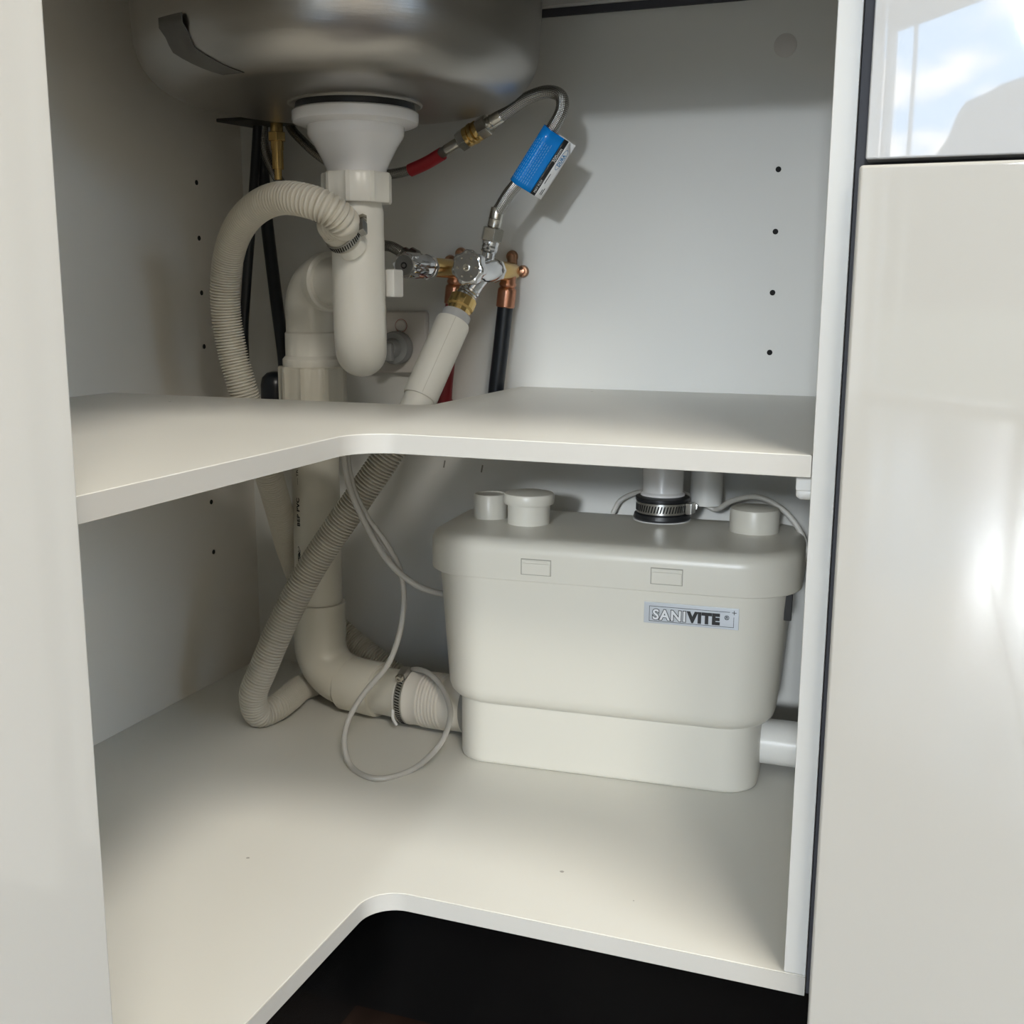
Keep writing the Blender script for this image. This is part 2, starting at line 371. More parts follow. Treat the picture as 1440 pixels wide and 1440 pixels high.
# outdoors
struct('ground', MB().box((-500, -900, -0.8), (900, 60, -0.45)), 'lawn', smooth=0)
def ridge(name, prof, dist, label):
    # prof: (azimuth from -y towards +x in degrees, elevation in degrees)
    mb = MB(); rows = []
    for az, el in prof:
        a = math.radians(az); d = Vector((math.sin(a), -math.cos(a), 0)); c = Vector((0.4, -0.76, 0.48))
        h = dist*math.tan(math.radians(el))
        rows.append([c+d*dist+Vector((0, 0, h)), c+d*dist*1.25+Vector((0, 0, h*0.6)), c+d*dist*1.25+Vector((0, 0, -4)), c+d*dist*0.86+Vector((0, 0, -4)), c+d*dist*0.93+Vector((0, 0, h*0.45))])
    mb.rings(rows); o = obj(name, mb, 'hill', smooth=60); return tag(o, label, 'hill')
ridge('mountain', [(-0.9, 6.0), (-0.4, 6.7), (0.0, 7.3), (0.45, 8.55), (0.7, 8.95), (1.2, 9.15), (1.6, 9.3), (2.1, 9.6), (2.6, 9.75), (3.3, 9.95), (4.0, 9.85), (5.0, 9.0), (6.5, 8.0), (9, 6.6)], 420, 'steep dark mountain mirrored in the upper glossy drawer front')
ridge('hill', [(-50, 6), (-30, 6.6), (-15, 6.5), (-3, 6.5), (-1.5, 6.7), (0, 6.5), (3, 6.4), (6, 6.4), (12, 7), (25, 6.6), (40, 6), (60, 7), (95, 6)], 240, 'low wooded ridge running along the horizon outside the windows')

# ------------------------------------------------------------------ cabinet numbers
W = 0.3335; D = 0.486; DL = 0.4255; HS = 0.3807; T = 0.0156; L = 0.3348; TOP = 0.80; YC = 0.223; XC = -0.05
def notch(r, x, y, x1, y1, n=10):
    """inner corner polygon piece, from the -y run round to the +x run; corner at (x,y)"""
    return [(x+r-r*math.cos(t), y-r+r*math.sin(t)) for t in [PI/2*k/n for k in range(n+1)]]
cab = thing('corner_cabinet', (0, 0, 0), 'white L-shaped corner sink cabinet standing open, one shelf inside', 'cabinet')
# base panel: L shape with rounded inner corner
def lpoly(x, y, xe, ye, r):
    p = [(x, ye)]+[(x+r-r*math.cos(t), y-r+r*math.sin(t)) for t in [PI/2*k/10 for k in range(11)]]
    return p
bp = lpoly(0, 0, W+T, -L, 0.030)+[(W+T, 0), (W+T, D), (-DL, D), (-DL, -L)]
obj('base_panel', MB().prism(bp, -T, 0), 'mel', cab, bevel=0.0008, seg=2, smooth=30)
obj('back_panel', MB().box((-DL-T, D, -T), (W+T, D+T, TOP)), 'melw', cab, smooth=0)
obj('side_panel', MB().box((-DL-T, -L-T, -T), (-DL, D, TOP)), 'mels', cab, smooth=0)
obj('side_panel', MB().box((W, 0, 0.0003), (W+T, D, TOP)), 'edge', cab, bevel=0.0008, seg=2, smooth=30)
obj('side_panel', MB().box((-DL, -L-T, -T), (0, -L, TOP)), 'mels', cab, smooth=0)
sp = lpoly(-0.0078, 0.0022, W, -L, 0.034)+[(W-0.0005, 0.0022), (W-0.0005, D-0.001), (XC, D-0.001), (XC, YC+0.012), (XC-0.012, YC), (-DL+0.0005, YC-0.003), (-DL+0.0005, -L+0.0005), ]
sp[0] = (-0.0078, -L+0.0005)
obj('shelf', MB().prism(sp, HS-T, HS), 'mel', cab, bevel=0.0009, seg=2, smooth=30)
def edge_strip(pts, z0, z1, lab=None):
    P = [Vector((x, y, 0)) for x, y in pts]; A = []; B = []
    for i, p in enumerate(P):
        t = (P[min(i+1, len(P)-1)]-P[max(i-1, 0)]).normalized(); n = Vector((t.y, -t.x, 0))
        A.append(p+n*0.0007); B.append(p-n*0.0004)
    return MB().rings([[a+Vector((0, 0, z0)), a+Vector((0, 0, z1)), b+Vector((0, 0, z1)), b+Vector((0, 0, z0))] for a, b in zip(A, B)])
obj('dimmed_edge_band', edge_strip(lpoly(0, 0, W+T, -L, 0.030)+[(W+T, 0)], -T+0.0004, -0.0005), 'band', cab, smooth=30)
obj('dimmed_edge_band', edge_strip([(-0.0078, -L+0.0005)]+lpoly(-0.0078, 0.0022, W, -L, 0.034)[1:]+[(W-0.0005, 0.0022)], HS-T+0.0006, HS-0.0006), 'band', cab, smooth=30)
for k in range(4):
    obj('pin_hole', MB().lathe([(0.0030, 0), (0.0030, 0.0003)], (0.238, D, 0.6185-0.064*k), (0, -1, 0), 12), 'hole', cab)
for k in (0, 1, 2, 3, 6, 7):
    obj('pin_hole', MB().lathe([(0.0030, 0), (0.0030, 0.0003)], (-DL, 0.3903, 0.6158-0.064*k), (1, 0, 0), 12), 'hole', cab)
obj('cover_cap', MB().lathe([(0.0118, 0), (0.0118, 0.0008), (0.0112, 0.0012), (0, 0.0012)], (0.239, D, 0.742), (0, -1, 0), 32, cap=False), mat('cover_cap_beige', (0.60, 0.57, 0.54), 0.5), cab, label='round beige screw cover cap')
pin = obj('shelf_support', MB().box((W-0.012, 0.02, HS-T-0.012), (W, 0.032, HS-T-0.0005)).lathe([(0.005, 0), (0.005, 0.008), (0.003, 0.011)], (W-0.001, 0.026, HS-T-0.014), (-1, 0, 0), 12), 'white', cab, bevel=0.001)
# plinths set back under the base
obj('plinth', MB().box((-0.046, 0.046, FLZ), (W+T, 0.062, -T)), 'plinth', cab, smooth=0)
obj('plinth', MB().box((-0.062, -L-T, FLZ), (-0.046, 0.062, -T)), 'plinth', cab, smooth=0)
# thin dark strip standing for the shaded gap, and rail under the worktop at the back
obj('back_rail', MB().box((-DL, D-0.006, 0.7975), (W, D, TOP)), 'melw', cab, smooth=0)
obj('gap_strip', MB().box((-0.12, D-0.004, 0.789), (W, D-0.0002, 0.7972)), 'dark_gap', cab, smooth=0, label='thin black strip standing for the shaded gap')

obj('shadow_rail', MB().box((0.0005, 0.0, 0.780), (W, 0.016, TOP-0.0002)).box((-0.016, -L, 0.780), (0.0, 0.016, TOP-0.0002)), 'melw', cab, smooth=0)  # unseen rail added to lower the shadow edge on the back panel
# left neighbour
lc = thing('base_cabinet', (0, -0.36, 0), 'glossy white closed cabinet filling the left edge, beside the open corner', 'cabinet')
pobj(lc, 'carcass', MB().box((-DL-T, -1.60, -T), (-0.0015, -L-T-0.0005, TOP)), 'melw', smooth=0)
pobj(lc, 'door', MB().box((0, -0.98, -0.02), (0.020, -L-0.0005, TOP-0.006)), 'glossd', bevel=0.0022, seg=3, smooth=30)
pobj(lc, 'door', MB().box((0, -1.60, -0.02), (0.020, -0.983, TOP-0.006)), 'glossd', bevel=0.0022, seg=3, smooth=30)
pobj(lc, 'plinth', MB().box((-0.062, -1.60, FLZ), (-0.046, -L-T-0.001, -T)), 'plinth', smooth=0)
# right neighbour
rc = thing('drawer_cabinet', (0.5, 0.1, 0), 'glossy white drawer cabinet at the right, sky mirrored in its top front', 'cabinet')
pobj(rc, 'carcass', MB().box((W+T+0.0006, 0.004, -T), (1.25, D, TOP)), 'dark_gap', smooth=0)  # dark colour gives the shade in the slot beside the fronts
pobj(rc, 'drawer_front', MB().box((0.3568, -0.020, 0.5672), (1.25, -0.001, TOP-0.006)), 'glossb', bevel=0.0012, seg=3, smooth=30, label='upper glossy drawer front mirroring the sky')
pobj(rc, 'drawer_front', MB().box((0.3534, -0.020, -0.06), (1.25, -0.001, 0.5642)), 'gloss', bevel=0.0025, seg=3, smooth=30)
pobj(rc, 'plinth', MB().box((W+T+0.001, 0.046, FLZ), (1.25, 0.062, -T)), 'plinth', smooth=0)
# worktop
wp = [(0.04, -1.60), (0.04, -0.04), (1.25, -0.04), (1.25, RY1), (-DL-T-0.02, RY1), (-DL-T-0.02, -1.60)]
tag(obj('worktop', MB().prism(wp, TOP, TOP+0.035), 'bench', bevel=0.002), 'stone worktop over the corner cabinet, above the steel bowl', 'worktop')

# ------------------------------------------------------------------ sink bowl
SC = (-0.158, 0.262); SR = 0.196; SZ = 0.668
sk = thing('sink_bowl', (SC[0], SC[1], SZ), 'round brushed stainless sink bowl hanging at the top left', 'sink')
prof = [(0.0, 0.0), (0.06, 0.0), (0.11, 0.0008), (0.142, 0.0025)]
rc_ = 0.050
for k in range(1, 13):
    t = PI/2*k/12; prof.append((SR-rc_+rc_*math.sin(t)-0.002, 0.0025+rc_*(1-math.cos(t))))
prof += [(SR, 0.09), (SR+0.002, TOP-SZ-0.003), (SR+0.002, TOP-SZ)]
pobj(sk, 'bowl', MB().lathe(prof, (*SC, SZ), (0, 0, 1), 96, cap=False), 'sink', smooth=60)
tp_ = []
for k, (r_, h_) in enumerate([(SR+0.0001, 0.048), (SR, 0.040)]+[(SR-rc_+rc_*math.sin(PI/2*j/12)-0.002, 0.0025+rc_*(1-math.cos(PI/2*j/12))) for j in range(9, 1, -1)]):
    a0, a1 = -112.5+max(0, k-4)*2.2, -103.0+max(0, k-4)*2.0
    tp_.append([(SC[0]+(r_+e)*math.cos(math.radians(t)), SC[1]+(r_+e)*math.sin(math.radians(t)), SZ+h_-e*0.6) for t, e in [(a0+(a1-a0)*j/6, 0.0008) for j in range(7)]+[(a1-(a1-a0)*j/6, 0.0001) for j in range(7)]])
K['tape'] = mat('dull_grey_film', (0.10, 0.095, 0.085), 0.45, spec=0.4, noise=(60, 0.3, (1, 1, 1)))
pobj(sk, 'film_patch', MB().rings(tp_), 'tape', smooth=60, label='dull dark patch on the left of the bowl')
WX, WY = -0.140, 0.255
pobj(sk, 'outlet_ring', MB().lathe([(0.030, 0.004), (0.0640, 0.004), (0.0655, -0.001), (0.0635, -0.0022), (0.0610, -0.0005), (0.030, -0.0005)], (WX, WY, SZ), (0, 0, 1), 64), 'steelb', label='raised rim pressed round the outlet')

# tap mounting seen behind the bowl
tm = thing('tap_mounting', (-0.33, 0.43, 0.68), 'dark mounting plate with brass stud behind the steel bowl', 'tap fitting')
mp_ = MB(); zt = 0.690
A_ = (-0.3998,0.4100,0.6926); B_ = (-0.3891,0.4300,0.7038); C_ = (-0.3154,0.4300,0.7001); D_ = (-0.2978,0.4000,0.6791)
z0 = 0.677
poly = [(A_[0], A_[1]-0.012), (A_[0]+0.014, 0.452), (C_[0]+0.02, 0.452), (C_[0]+0.02, 0.398)]
pobj(tm, 'plate', MB().prism(poly, 0.684, 0.688), 'steeld', bevel=0.0006)
ST = (-0.3383,0.4300,0.6789)
pobj(tm, 'stud', MB().lathe([(0.0075, 0.02), (0.0075, -0.018), (0.0068, -0.018), (0.0068, -0.040), (0.0045, -0.040), (0.0045, -0.052)], (ST[0], 0.43, 0.672), (0, 0, 1), 20), 'brass')
pobj(tm, 'nut', MB().lathe([(0.0110, 0), (0.0110, 0.010)], (ST[0], 0.43, 0.664), (0, 0, 1), 6), 'brass', bevel=0.0006)

# ------------------------------------------------------------------ basket waste
bw = thing('basket_waste', (WX, WY, 0.60), 'white plastic funnel-shaped basket waste under the bowl', 'drain fitting')
pobj(bw, 'gasket', MB().lathe([(0.030, 0), (0.0575, 0), (0.0585, 0.002), (0.0575, 0.0070), (0.030, 0.0070)], (WX, WY, SZ-0.0075), (0, 0, 1), 64), 'rubber', label='black rubber gasket')
pobj(bw, 'cup', MB().lathe([(0.0300, 0.0), (0.0300, 0.002), (0.0292, 0.003), (0.0296, 0.008), (0.0330, 0.016), (0.0400, 0.029), (0.0455, 0.037), (0.0470, 0.040), (0.0475, 0.048), (0.0570, 0.0495), (0.0605, 0.051), (0.0615, 0.054), (0.0615, 0.0605), (0.0600, 0.0620)], (WX, WY, 0.5985), (0, 0, 1), 64), 'whiteg', smooth=35)

# ------------------------------------------------------------------ trap
tr = thing('sink_trap', (WX, WY, 0.40), 'ivory plastic S-trap below the basket waste, hose clamped to its front', 'trap')
# slip nut with ribs
def ribnut(o, d, r, h, n=12, up=None, m=64):
    mb = MB(); a = 0.0026
    def prof_ring(z, k): 
        return (r*k, z)
    d = Vector(d).normalized(); ax, bx = frame(d, up); rs = []
    for z, k in ((0, 0.965), (0.002, 1.0), (h-0.002, 1.0), (h, 0.965)):
        ring = []
        for j in range(n*6):
            t = 2*PI*j/(n*6); rr = r*k+(a if (j % 6) in (0, 1) else 0)
            ring.append(Vector(o)+d*z+(ax*math.cos(t)+bx*math.sin(t))*rr)
        rs.append(ring)
    mb.rings(rs); return mb
pobj(tr, 'slip_nut', ribnut((WX, WY, 0.5745), (0, 0, 1), 0.0325, 0.0285, 9), 'trap', smooth=30)
d1 = Vector((-0.44, 0.90, 0)).normalized(); RL = Vector((WX, WY, 0))
leg = [Vector((WX, WY, 0.591-0.006*k)) for k in range(0, 22)]
U0 = 0.4625; ru = 0.0350
cen = Vector((WX, WY, U0))+d1*ru
leg += arc(cen, -d1, Vector((0, 0, -1)), ru, 0, PI, 18)
rear = Vector((WX, WY, 0))+d1*ru*2
VX, VY = -0.259, 0.362
hd = (Vector((VX, VY, 0))-rear); hd.z = 0; hl = hd.length; hd.normalize()
HZ = 0.500; re = 0.030
leg += [rear+Vector((0, 0, z)) for z in (0.466, 0.469)]
leg += arc(rear+hd*re+Vector((0, 0, HZ-re)), -hd, Vector((0, 0, 1)), re, 0, PI/2, 8)[0:]
leg += [rear+hd*(hl-0.035)+Vector((0, 0, HZ))]
lw = []
pobj(tr, 'bend', MB().tube(leg, lambda l, i: 0.0243 if l < 0.022 else (0.0258 if l < 0.05 else 0.0262), 40), 'trap', smooth=50)
pobj(tr, 'clip', MB().box((WX+0.018, WY+0.022, 0.4835), (WX+0.0285, WY+0.044, 0.5115)), 'white', bevel=0.002)
# side spigot for the dishwasher hose
SPb = Vector((WX+0.006, WY-0.020, 0.531)); SPd = Vector((-0.16, -0.80, 0.56)).normalized()
pobj(tr, 'spigot', MB().lathe([(0.0155, 0), (0.0150, 0.010), (0.0125, 0.012), (0.0125, 0.026)], SPb, SPd, 32), 'trap')
# hose clamp on the hose end
def clamp(name, o, d, r, wd, label, scr=None, mt='steelb', n=44, slots=True, up=None):
    o = Vector(o); d = Vector(d).normalized()
    cl = thing(name, o, label, 'clamp', group='worm clamps on the hoses and pipes')
    rr = r+0.0008
    pobj(cl, 'band', MB().lathe([(r, -wd/2), (rr, -wd/2), (rr, wd/2), (r, wd/2), (r, -wd/2)], o, d, 48, cap=False), mt)
    ax, bx = frame(d, up)
    sl = MB()
    for k in range(n):
        t = 2*PI*k/n; rad = ax*math.cos(t)+bx*math.sin(t); tan = d.cross(rad)
        sl.obox(o+rad*rr, (d*0.97+tan*0.25).normalized(), tan, rad, wd*0.33, rr*PI/n*0.45, 0.00025)
    pobj(cl, 'thread', sl, 'hole', smooth=0, kind='stuff')
    s = Vector(scr) if scr else ax; s = (s-d*s.dot(d)).normalized(); tn = d.cross(s)
    h = pobj(cl, 'screw_housing', MB().obox(o+s*(rr+0.0035), d, tn, s, wd*0.52, 0.0075, 0.0035), mt, bevel=0.001)
    sc = pobj(cl, 'screw', MB().lathe([(0.0030, 0), (0.0046, 0.0005), (0.0046, 0.0045), (0.0040, 0.0055), (0.0018, 0.0055), (0.0015, 0.0040)], o+s*(rr+0.0040)+tn*0.0085, tn, 6 if mt == 'steelb' else 14), 'nickel', smooth=30)
    return cl
clamp('hose_clamp', SPb+SPd*0.019, SPd, 0.0172, 0.0085, 'steel worm clamp holding the corrugated hose to the trap', scr=(0.9, -0.1, 0.45))

# ------------------------------------------------------------------ corrugated hoses
def corr(path, r, pitch=0.0043, depth=0.0031, plain=(), step=0.0004):
    P = spline(path, step); ph = [0.0]
    pf = pitch if callable(pitch) else (lambda l: pitch)
    for i in range(1, len(P)): ph.append(ph[-1]+step/pf(i*step))
    def rad(l, i):
        for a, b, q in plain:
            if a <= l <= b: return q
        return r-depth*(0.5+0.5*math.cos(2*PI*ph[i]))**1.9
    return MB().tube(P, rad, 24), P
e0 = SPb+SPd*0.012
pa = [e0, SPb+SPd*0.024, SPb+SPd*0.036, (-0.1228,0.1960,0.5514), (-0.1312,0.1820,0.5635), (-0.1539,0.1800,0.5716), (-0.1904,0.1920,0.5754), (-0.2324,0.2120,0.5666), (-0.2683,0.2330,0.5452), (-0.2890,0.2460,0.5138), (-0.2969,0.2520,0.4738), (-0.2946,0.2570,0.4292), (-0.2850,0.2630,0.3792),
      (-0.2790,0.2850,0.3120), (-0.2900,0.3300,0.2436), (-0.3060,0.3800,0.1767), (-0.3070,0.4200,0.1150), (-0.2712,0.4350,0.0683), (-0.2265,0.4350,0.0389), (-0.1898,0.4400,0.0139), (-0.1194,0.4450,-0.0065)]
mbA, PA = corr(pa, 0.0158, pitch=lambda l: 0.0044 if l < 0.12 else max(0.0031, 0.0044-(l-0.12)*0.012), plain=[(-1, 0.012, 0.0166), (0.012, 0.015, 0.0158), (0.015, 0.019, 0.0168), (0.019, 0.024, 0.0160)])
tag(obj('corrugated_hose', mbA, 'hose', smooth=60), 'grey corrugated hose arching from the trap, down behind the pipe', 'hose')
SL0 = Vector((-0.0843,0.3650,0.4582)); SL1 = Vector((-0.1025,0.3150,0.3784)); sdir = (SL1-SL0).normalized(); SL2 = Vector((-0.1115,0.3000,0.3508))
pb = [SL2, (-0.1288,0.2900,0.3193), (-0.1627,0.2800,0.2682), (-0.2101,0.2680,0.1971), (-0.2439,0.2580,0.1321), (-0.2677,0.2520,0.0779), (-0.2835,0.2540,0.0435), (-0.2861,0.2677,0.0172), (-0.2787,0.2886,0.0168), (-0.2808,0.3211,0.0165), (-0.2851,0.3656,0.0170), (-0.2626,0.3991,0.0180), (-0.2264,0.4243,0.0190)]
pb = [Vector(p) for p in pb]
aq = thing('inlet_hose', SL2, 'grey corrugated inlet hose from the chrome valve, white sleeve, looping on cabinet floor', 'hose')
mbB, PB = corr(pb, 0.0160, pitch=0.0037)
pobj(aq, 'hose', mbB, 'hoseb', smooth=60)
K['sleeve'] = mat('matt_ivory', (0.72, 0.70, 0.63), 0.5)
pobj(aq, 'sleeve', MB().lathe([(0.0150, 0), (0.0182, 0.001), (0.0190, 0.004), (0.0190, (SL1-SL0).length-0.003), (0.0180, (SL1-SL0).length), (0.0165, (SL1-SL0).length), (0.0165, (SL2-SL0).length)], SL0, sdir, 40), 'sleeve', smooth=30, label='smooth ivory sleeve')
a1, b1 = frame(sdir); cd_ = (Vector((0.40, -0.76, 0.48))-SL0); cd_ = (cd_-sdir*cd_.dot(sdir)).normalized()
pobj(aq, 'sleeve_seam', MB().obox((SL0+SL1)/2+cd_*0.0189, sdir, sdir.cross(cd_), cd_, (SL1-SL0).length*0.48, 0.0003, 0.0003), 'hoseb', smooth=0)
pobj(aq, 'collar', MB().lathe([(0.0150, -0.010), (0.0160, -0.009), (0.0160, 0.001)], SL0, sdir, 32), mat('clear_grey_collar', (0.42, 0.42, 0.42), 0.2), label='translucent grey collar')
NB = SL0-sdir*0.030
nutm = MB().lathe([(0.0125, 0), (0.0148, 0.001), (0.0148, 0.012), (0.0128, 0.014), (0.0128, 0.021)], NB, sdir, 48, lobes=(14, 0.02))
pobj(aq, 'brass_nut', nutm, 'brass', smooth=30)

# ------------------------------------------------------------------ drain pipe
dp = thing('drain_pipe', (VX, VY, 0.0), 'off-white PVC drain pipe dropping through the shelf and elbowing to the pump', 'pipe')
rP = 0.0276
pobj(dp, 'pipe', MB().lathe([(rP, 0.10), (rP, 0.375)], (VX, VY, 0), (0, 0, 1), 48), 'pvc')
pobj(dp, 'socket_nut', ribnut((VX, VY, 0.350), (0, 0, 1), 0.0365, 0.056, 9), 'pvc', smooth=30)
pobj(dp, 'adaptor', MB().lathe([(0.031, 0.400), (0.0335, 0.408), (0.0335, 0.414), (0.0300, 0.418), (0.0300, 0.443), (0.0285, 0.445), (0.0285, 0.475)], (VX, VY, 0), (0, 0, 1), 48), 'trap', smooth=30)
re2 = 0.031
el = arc(Vector((VX, VY, HZ-re2))-hd*re2, hd, Vector((0, 0, 1)), re2, 0, PI/2, 14)
el = [Vector((VX, VY, 0.468))]+el+[el[-1]-hd*0.004]
pobj(dp, 'upper_elbow', MB().tube(el, 0.0288, 40), 'trap', smooth=50)
rg = el[-1]
pobj(dp, 'joint_ring', MB().lathe([(0.027, 0), (0.0320, 0.000), (0.0325, 0.002), (0.0325, 0.012), (0.0300, 0.014)], rg+hd*0.004, -hd, 48), 'trap', smooth=30)
# lower elbow
HY = 0.338; ZH = 0.0335; hdir = (Vector((-0.10, HY, 0))-Vector((VX+0.02, VY, 0))); hdir.z = 0; hdir.normalize()
pobj(dp, 'elbow_socket', MB().lathe([(rP, 0.128), (0.0308, 0.1275), (0.0312, 0.126), (0.0312, 0.086)], (VX, VY, 0), (0, 0, 1), 48), 'pvc', smooth=30)
rb = 0.040
lo = [Vector((VX, VY, 0.090))]+arc(Vector((VX, VY, ZH+rb+0.004))+hdir*rb, -hdir, Vector((0, 0, -1)), rb, 0, PI/2, 14)
lo = [p for p in lo]; lo[-1].z = ZH+0.003
pobj(dp, 'lower_elbow', MB().tube(lo, 0.0306, 40), 'pvc', smooth=50)
q0 = Vector((VX, VY, ZH))+hdir*(rb-0.002)
pobj(dp, 'elbow_socket', MB().lathe([(0.0300, 0), (0.0320, 0.003), (0.0320, 0.050), (0.0312, 0.0515), (rP, 0.052)], q0, hdir, 48), 'pvc', smooth=30)
pobj(dp, 'pipe', MB().lathe([(rP, 0.045), (rP, 0.120)], q0, hdir, 48), 'pvc')
# printed marks running up the pipe (flat print wrapped on the tube)
def wrap(mb, r):
    for i, (x, y, z) in enumerate(mb.v):
        v = Vector((x-VX, y-VY, 0)); v.normalize(); mb.v[i] = (VX+v.x*(r+0.0002), VY+v.y*(r+0.0002), z)
    return mb
vd = Vector((0.40-VX, -0.76-VY, 0)).normalized(); sd = Vector((0, 0, 1)).cross(vd)   # sd points right as seen from the room
left = -sd
po = Vector((VX, VY, 0))+left*0.0205+vd*0.0195
tx = text_mesh('BEP PVC', 0.0108, po-left*0.0012+Vector((0, 0, 0.2230)), (0, 0, 1), left, offset=0.0005, spacing=1.1, squash=0.78)
pobj(dp, 'printing', wrap(tx, rP), 'ink', smooth=0, label='black printed letters running up the pipe')
tx = text_mesh('— TR \u00b7 IP \u00b7 R', 0.0075, po-left*0.0008+Vector((0, 0, 0.2720)), (0, 0, 1), left, offset=0.0001, spacing=0.9)
pobj(dp, 'printing', wrap(tx, rP), 'ink', smooth=0)
em = MB(); ec = po+left*0.0030+Vector((0, 0, 0.1865))
def stroke(pts, wd):
    Q = spline([(x*0.001, y*0.001, 0) for x, y in pts], 0.0006); A = []; n = len(Q)
    for i, q in enumerate(Q):
        t = (Q[min(i+1, n-1)]-Q[max(i-1, 0)]).normalized(); nn = Vector((-t.y, t.x, 0)); ww = wd*0.001*(0.35+0.65*math.sin(PI*(i+0.5)/n))
        A.append((q+nn*ww, q-nn*ww))
    vs = []
    for a, b in A: vs += [ec+Vector((0, 0, a.x))+left*a.y, ec+Vector((0, 0, b.x))+left*b.y]
    em.add(vs, [(2*i, 2*i+1, 2*i+3, 2*i+2) for i in range(n-1)])
stroke([(11, 3.5), (12.5, 0.5), (9, -1), (6, 1.5), (7.5, 3.5)], 0.7); stroke([(9, -3.6), (5, -2.4), (2, 0), (-3, -1), (-8, -3)], 1.2)
stroke([(6, -1.5), (2, 2.8), (-2, 3.2), (-5, 0.5)], 1.0); stroke([(1, -3.4), (-3, -3.0), (-6, 0.5), (-10, 1.0)], 1.1)
stroke([(-1, 1.2), (-5, 3.2), (-9, 1.8)], 0.8); stroke([(4, -3.8), (-1, -0.5), (-4, -1.4)], 0.9)
pobj(dp, 'emblem', wrap(em, rP+0.0001), 'ink', smooth=0)

# ------------------------------------------------------------------ flexible coupling into the pump
cq = q0+hdir*0.098
cdir = (Vector((-0.052, 0.334, 0.035))-cq).normalized(); cl_ = (Vector((-0.052, 0.334, 0.035))-cq).length
fc = thing('flexible_coupling', cq, 'white ribbed rubber coupling between drain pipe and pump', 'coupling')
pr = [(0.0285, -0.012), (0.0300, -0.012), (0.0300, -0.002), (0.0310, 0.0), (0.0312, 0.002), (0.0305, 0.004), (0.0305, 0.014)]
h = 0.016
for k in range(7):
    pr += [(0.0312, h), (0.0318, h+0.0012), (0.0318, h+0.0024), (0.0298, h+0.0036)]; h += 0.0042
pr += [(0.0305, h+0.001), (0.0305, cl_-0.002), (0.029, cl_)]
pobj(fc, 'sleeve', MB().lathe(pr, cq, cdir, 48), 'coup', smooth=30)
clamp('hose_clamp', cq-cdir*0.005, cdir, 0.0302, 0.009, 'steel worm clamp with copper-coloured screw on the white coupling', scr=(-0.1, -0.35, 1.0), mt='steeld' if False else 'steelb', n=60)
tl = MB().tube(spline([cq-cdir*0.012+Vector((0, -0.030, -0.006)), cq-cdir*0.013+Vector((0.001, -0.0305, -0.016)), cq-cdir*0.0125+Vector((0.003, -0.026, -0.026))], 0.002), 0.0018, 8)
pobj(fc, 'lip', tl, 'whiteg')
pobj(fc, 'grey_band', MB().lathe([(0.029, 0), (0.0318, 0), (0.0318, 0.012), (0.029, 0.012)], cq+cdir*(cl_-0.001), cdir, 48), mat('grey_band', (0.30, 0.29, 0.26), 0.5))

# ------------------------------------------------------------------ pump
PU = thing('wastewater_pump', (0.113, 0.2755, 0), 'large cream boxed wastewater pump sitting on the cabinet base', 'pump', rz=math.radians(3.8))
def rr(u0, u1, v0, v1, rf, rb_, z, n=10):
    P = []
    for (cx, cy, r, a) in ((u1-rf, v0+rf, rf, -PI/2), (u1-rb_, v1-rb_, rb_, 0), (u0+rb_, v1-rb_, rb_, PI/2), (u0+rf, v0+rf, rf, PI)):
        for k in range(n+1):
            t = a+PI/2*k/n; P.append((cx+r*math.cos(t), cy+r*math.sin(t), z))
    return P
def inset(u0, u1, v0, v1, rf, rb_, z, d): return rr(u0+d, u1-d, v0+d, v1-d, max(rf-d, .003), max(rb_-d, .003), z)
bs = (-0.157, 0.158, 0.0, 0.150, 0.034, 0.02)
base = MB().rings([inset(*bs, 0.0, 0.003), inset(*bs, 0.0015, 0.0008), inset(*bs, 0.004, 0.0), inset(*bs, 0.006, 0.0), inset(*bs, 0.072, 0.0)])
obj('base', base, 'pump', PU, smooth=45)
def body_ring(z, d):
    t = (z-0.066)/0.145; e = 0.010*t
    return rr(-0.170-e+d, 0.171+e-d, -0.010-0.003*t+d, 0.156-d, 0.048-d*0.6, 0.02, z)
body = MB().rings([body_ring(0.0665, 0.016), body_ring(0.0675, 0.010), body_ring(0.0705, 0.005), body_ring(0.0755, 0.0015), body_ring(0.082, 0.0), body_ring(0.085, 0), body_ring(0.14, 0), body_ring(0.212, 0)])
bo = obj('body', body, 'pump', PU, smooth=50)
ld = (-0.190, 0.191, -0.020, 0.160, 0.060, 0.03)
lid = MB().rings([inset(*ld, z_, d_) for z_, d_ in ((0.2065, 0.004), (0.2065, 0.0008), (0.2070, 0.0001), (0.2080, 0), (0.2335, 0), (0.2350, 0.0001), (0.2385, 0.0008), (0.2425, 0.0026), (0.2455, 0.0062), (0.2472, 0.011), (0.2477, 0.013), (0.2480, 0.030), (0.2482, 0.050))])
lo_ = obj('lid', lid, 'pump', PU, smooth=50)
def lat(u, z):
    f = -0.0201
    fr = MB()
    wd, hh = 0.0155, 0.0082
    for (a, b, c, d) in ((-wd, -wd+0.0008, -hh, hh), (wd-0.0008, wd, -hh, hh), (-wd, wd, hh-0.0011, hh), (-wd, wd, -hh, -hh+0.0005)):
        fr.box((u+a, f-0.0001, z+c), (u+b, f+0.002, z+d))
    o = obj('latch_gap', fr, mat('latch_shadow_line', (0.30, 0.29, 0.24), 0.6), PU, smooth=0)
    o = obj('latch', MB().box((u-wd+0.0012, f-0.0009, z-hh+0.0008), (u+wd-0.0012, f+0.002, z+hh*0.45)).box((u-wd+0.0042, f-0.0004, z+hh*0.45), (u+wd-0.0042, f+0.002, z+hh-0.0020)), 'pump', PU, bevel=0.0005)
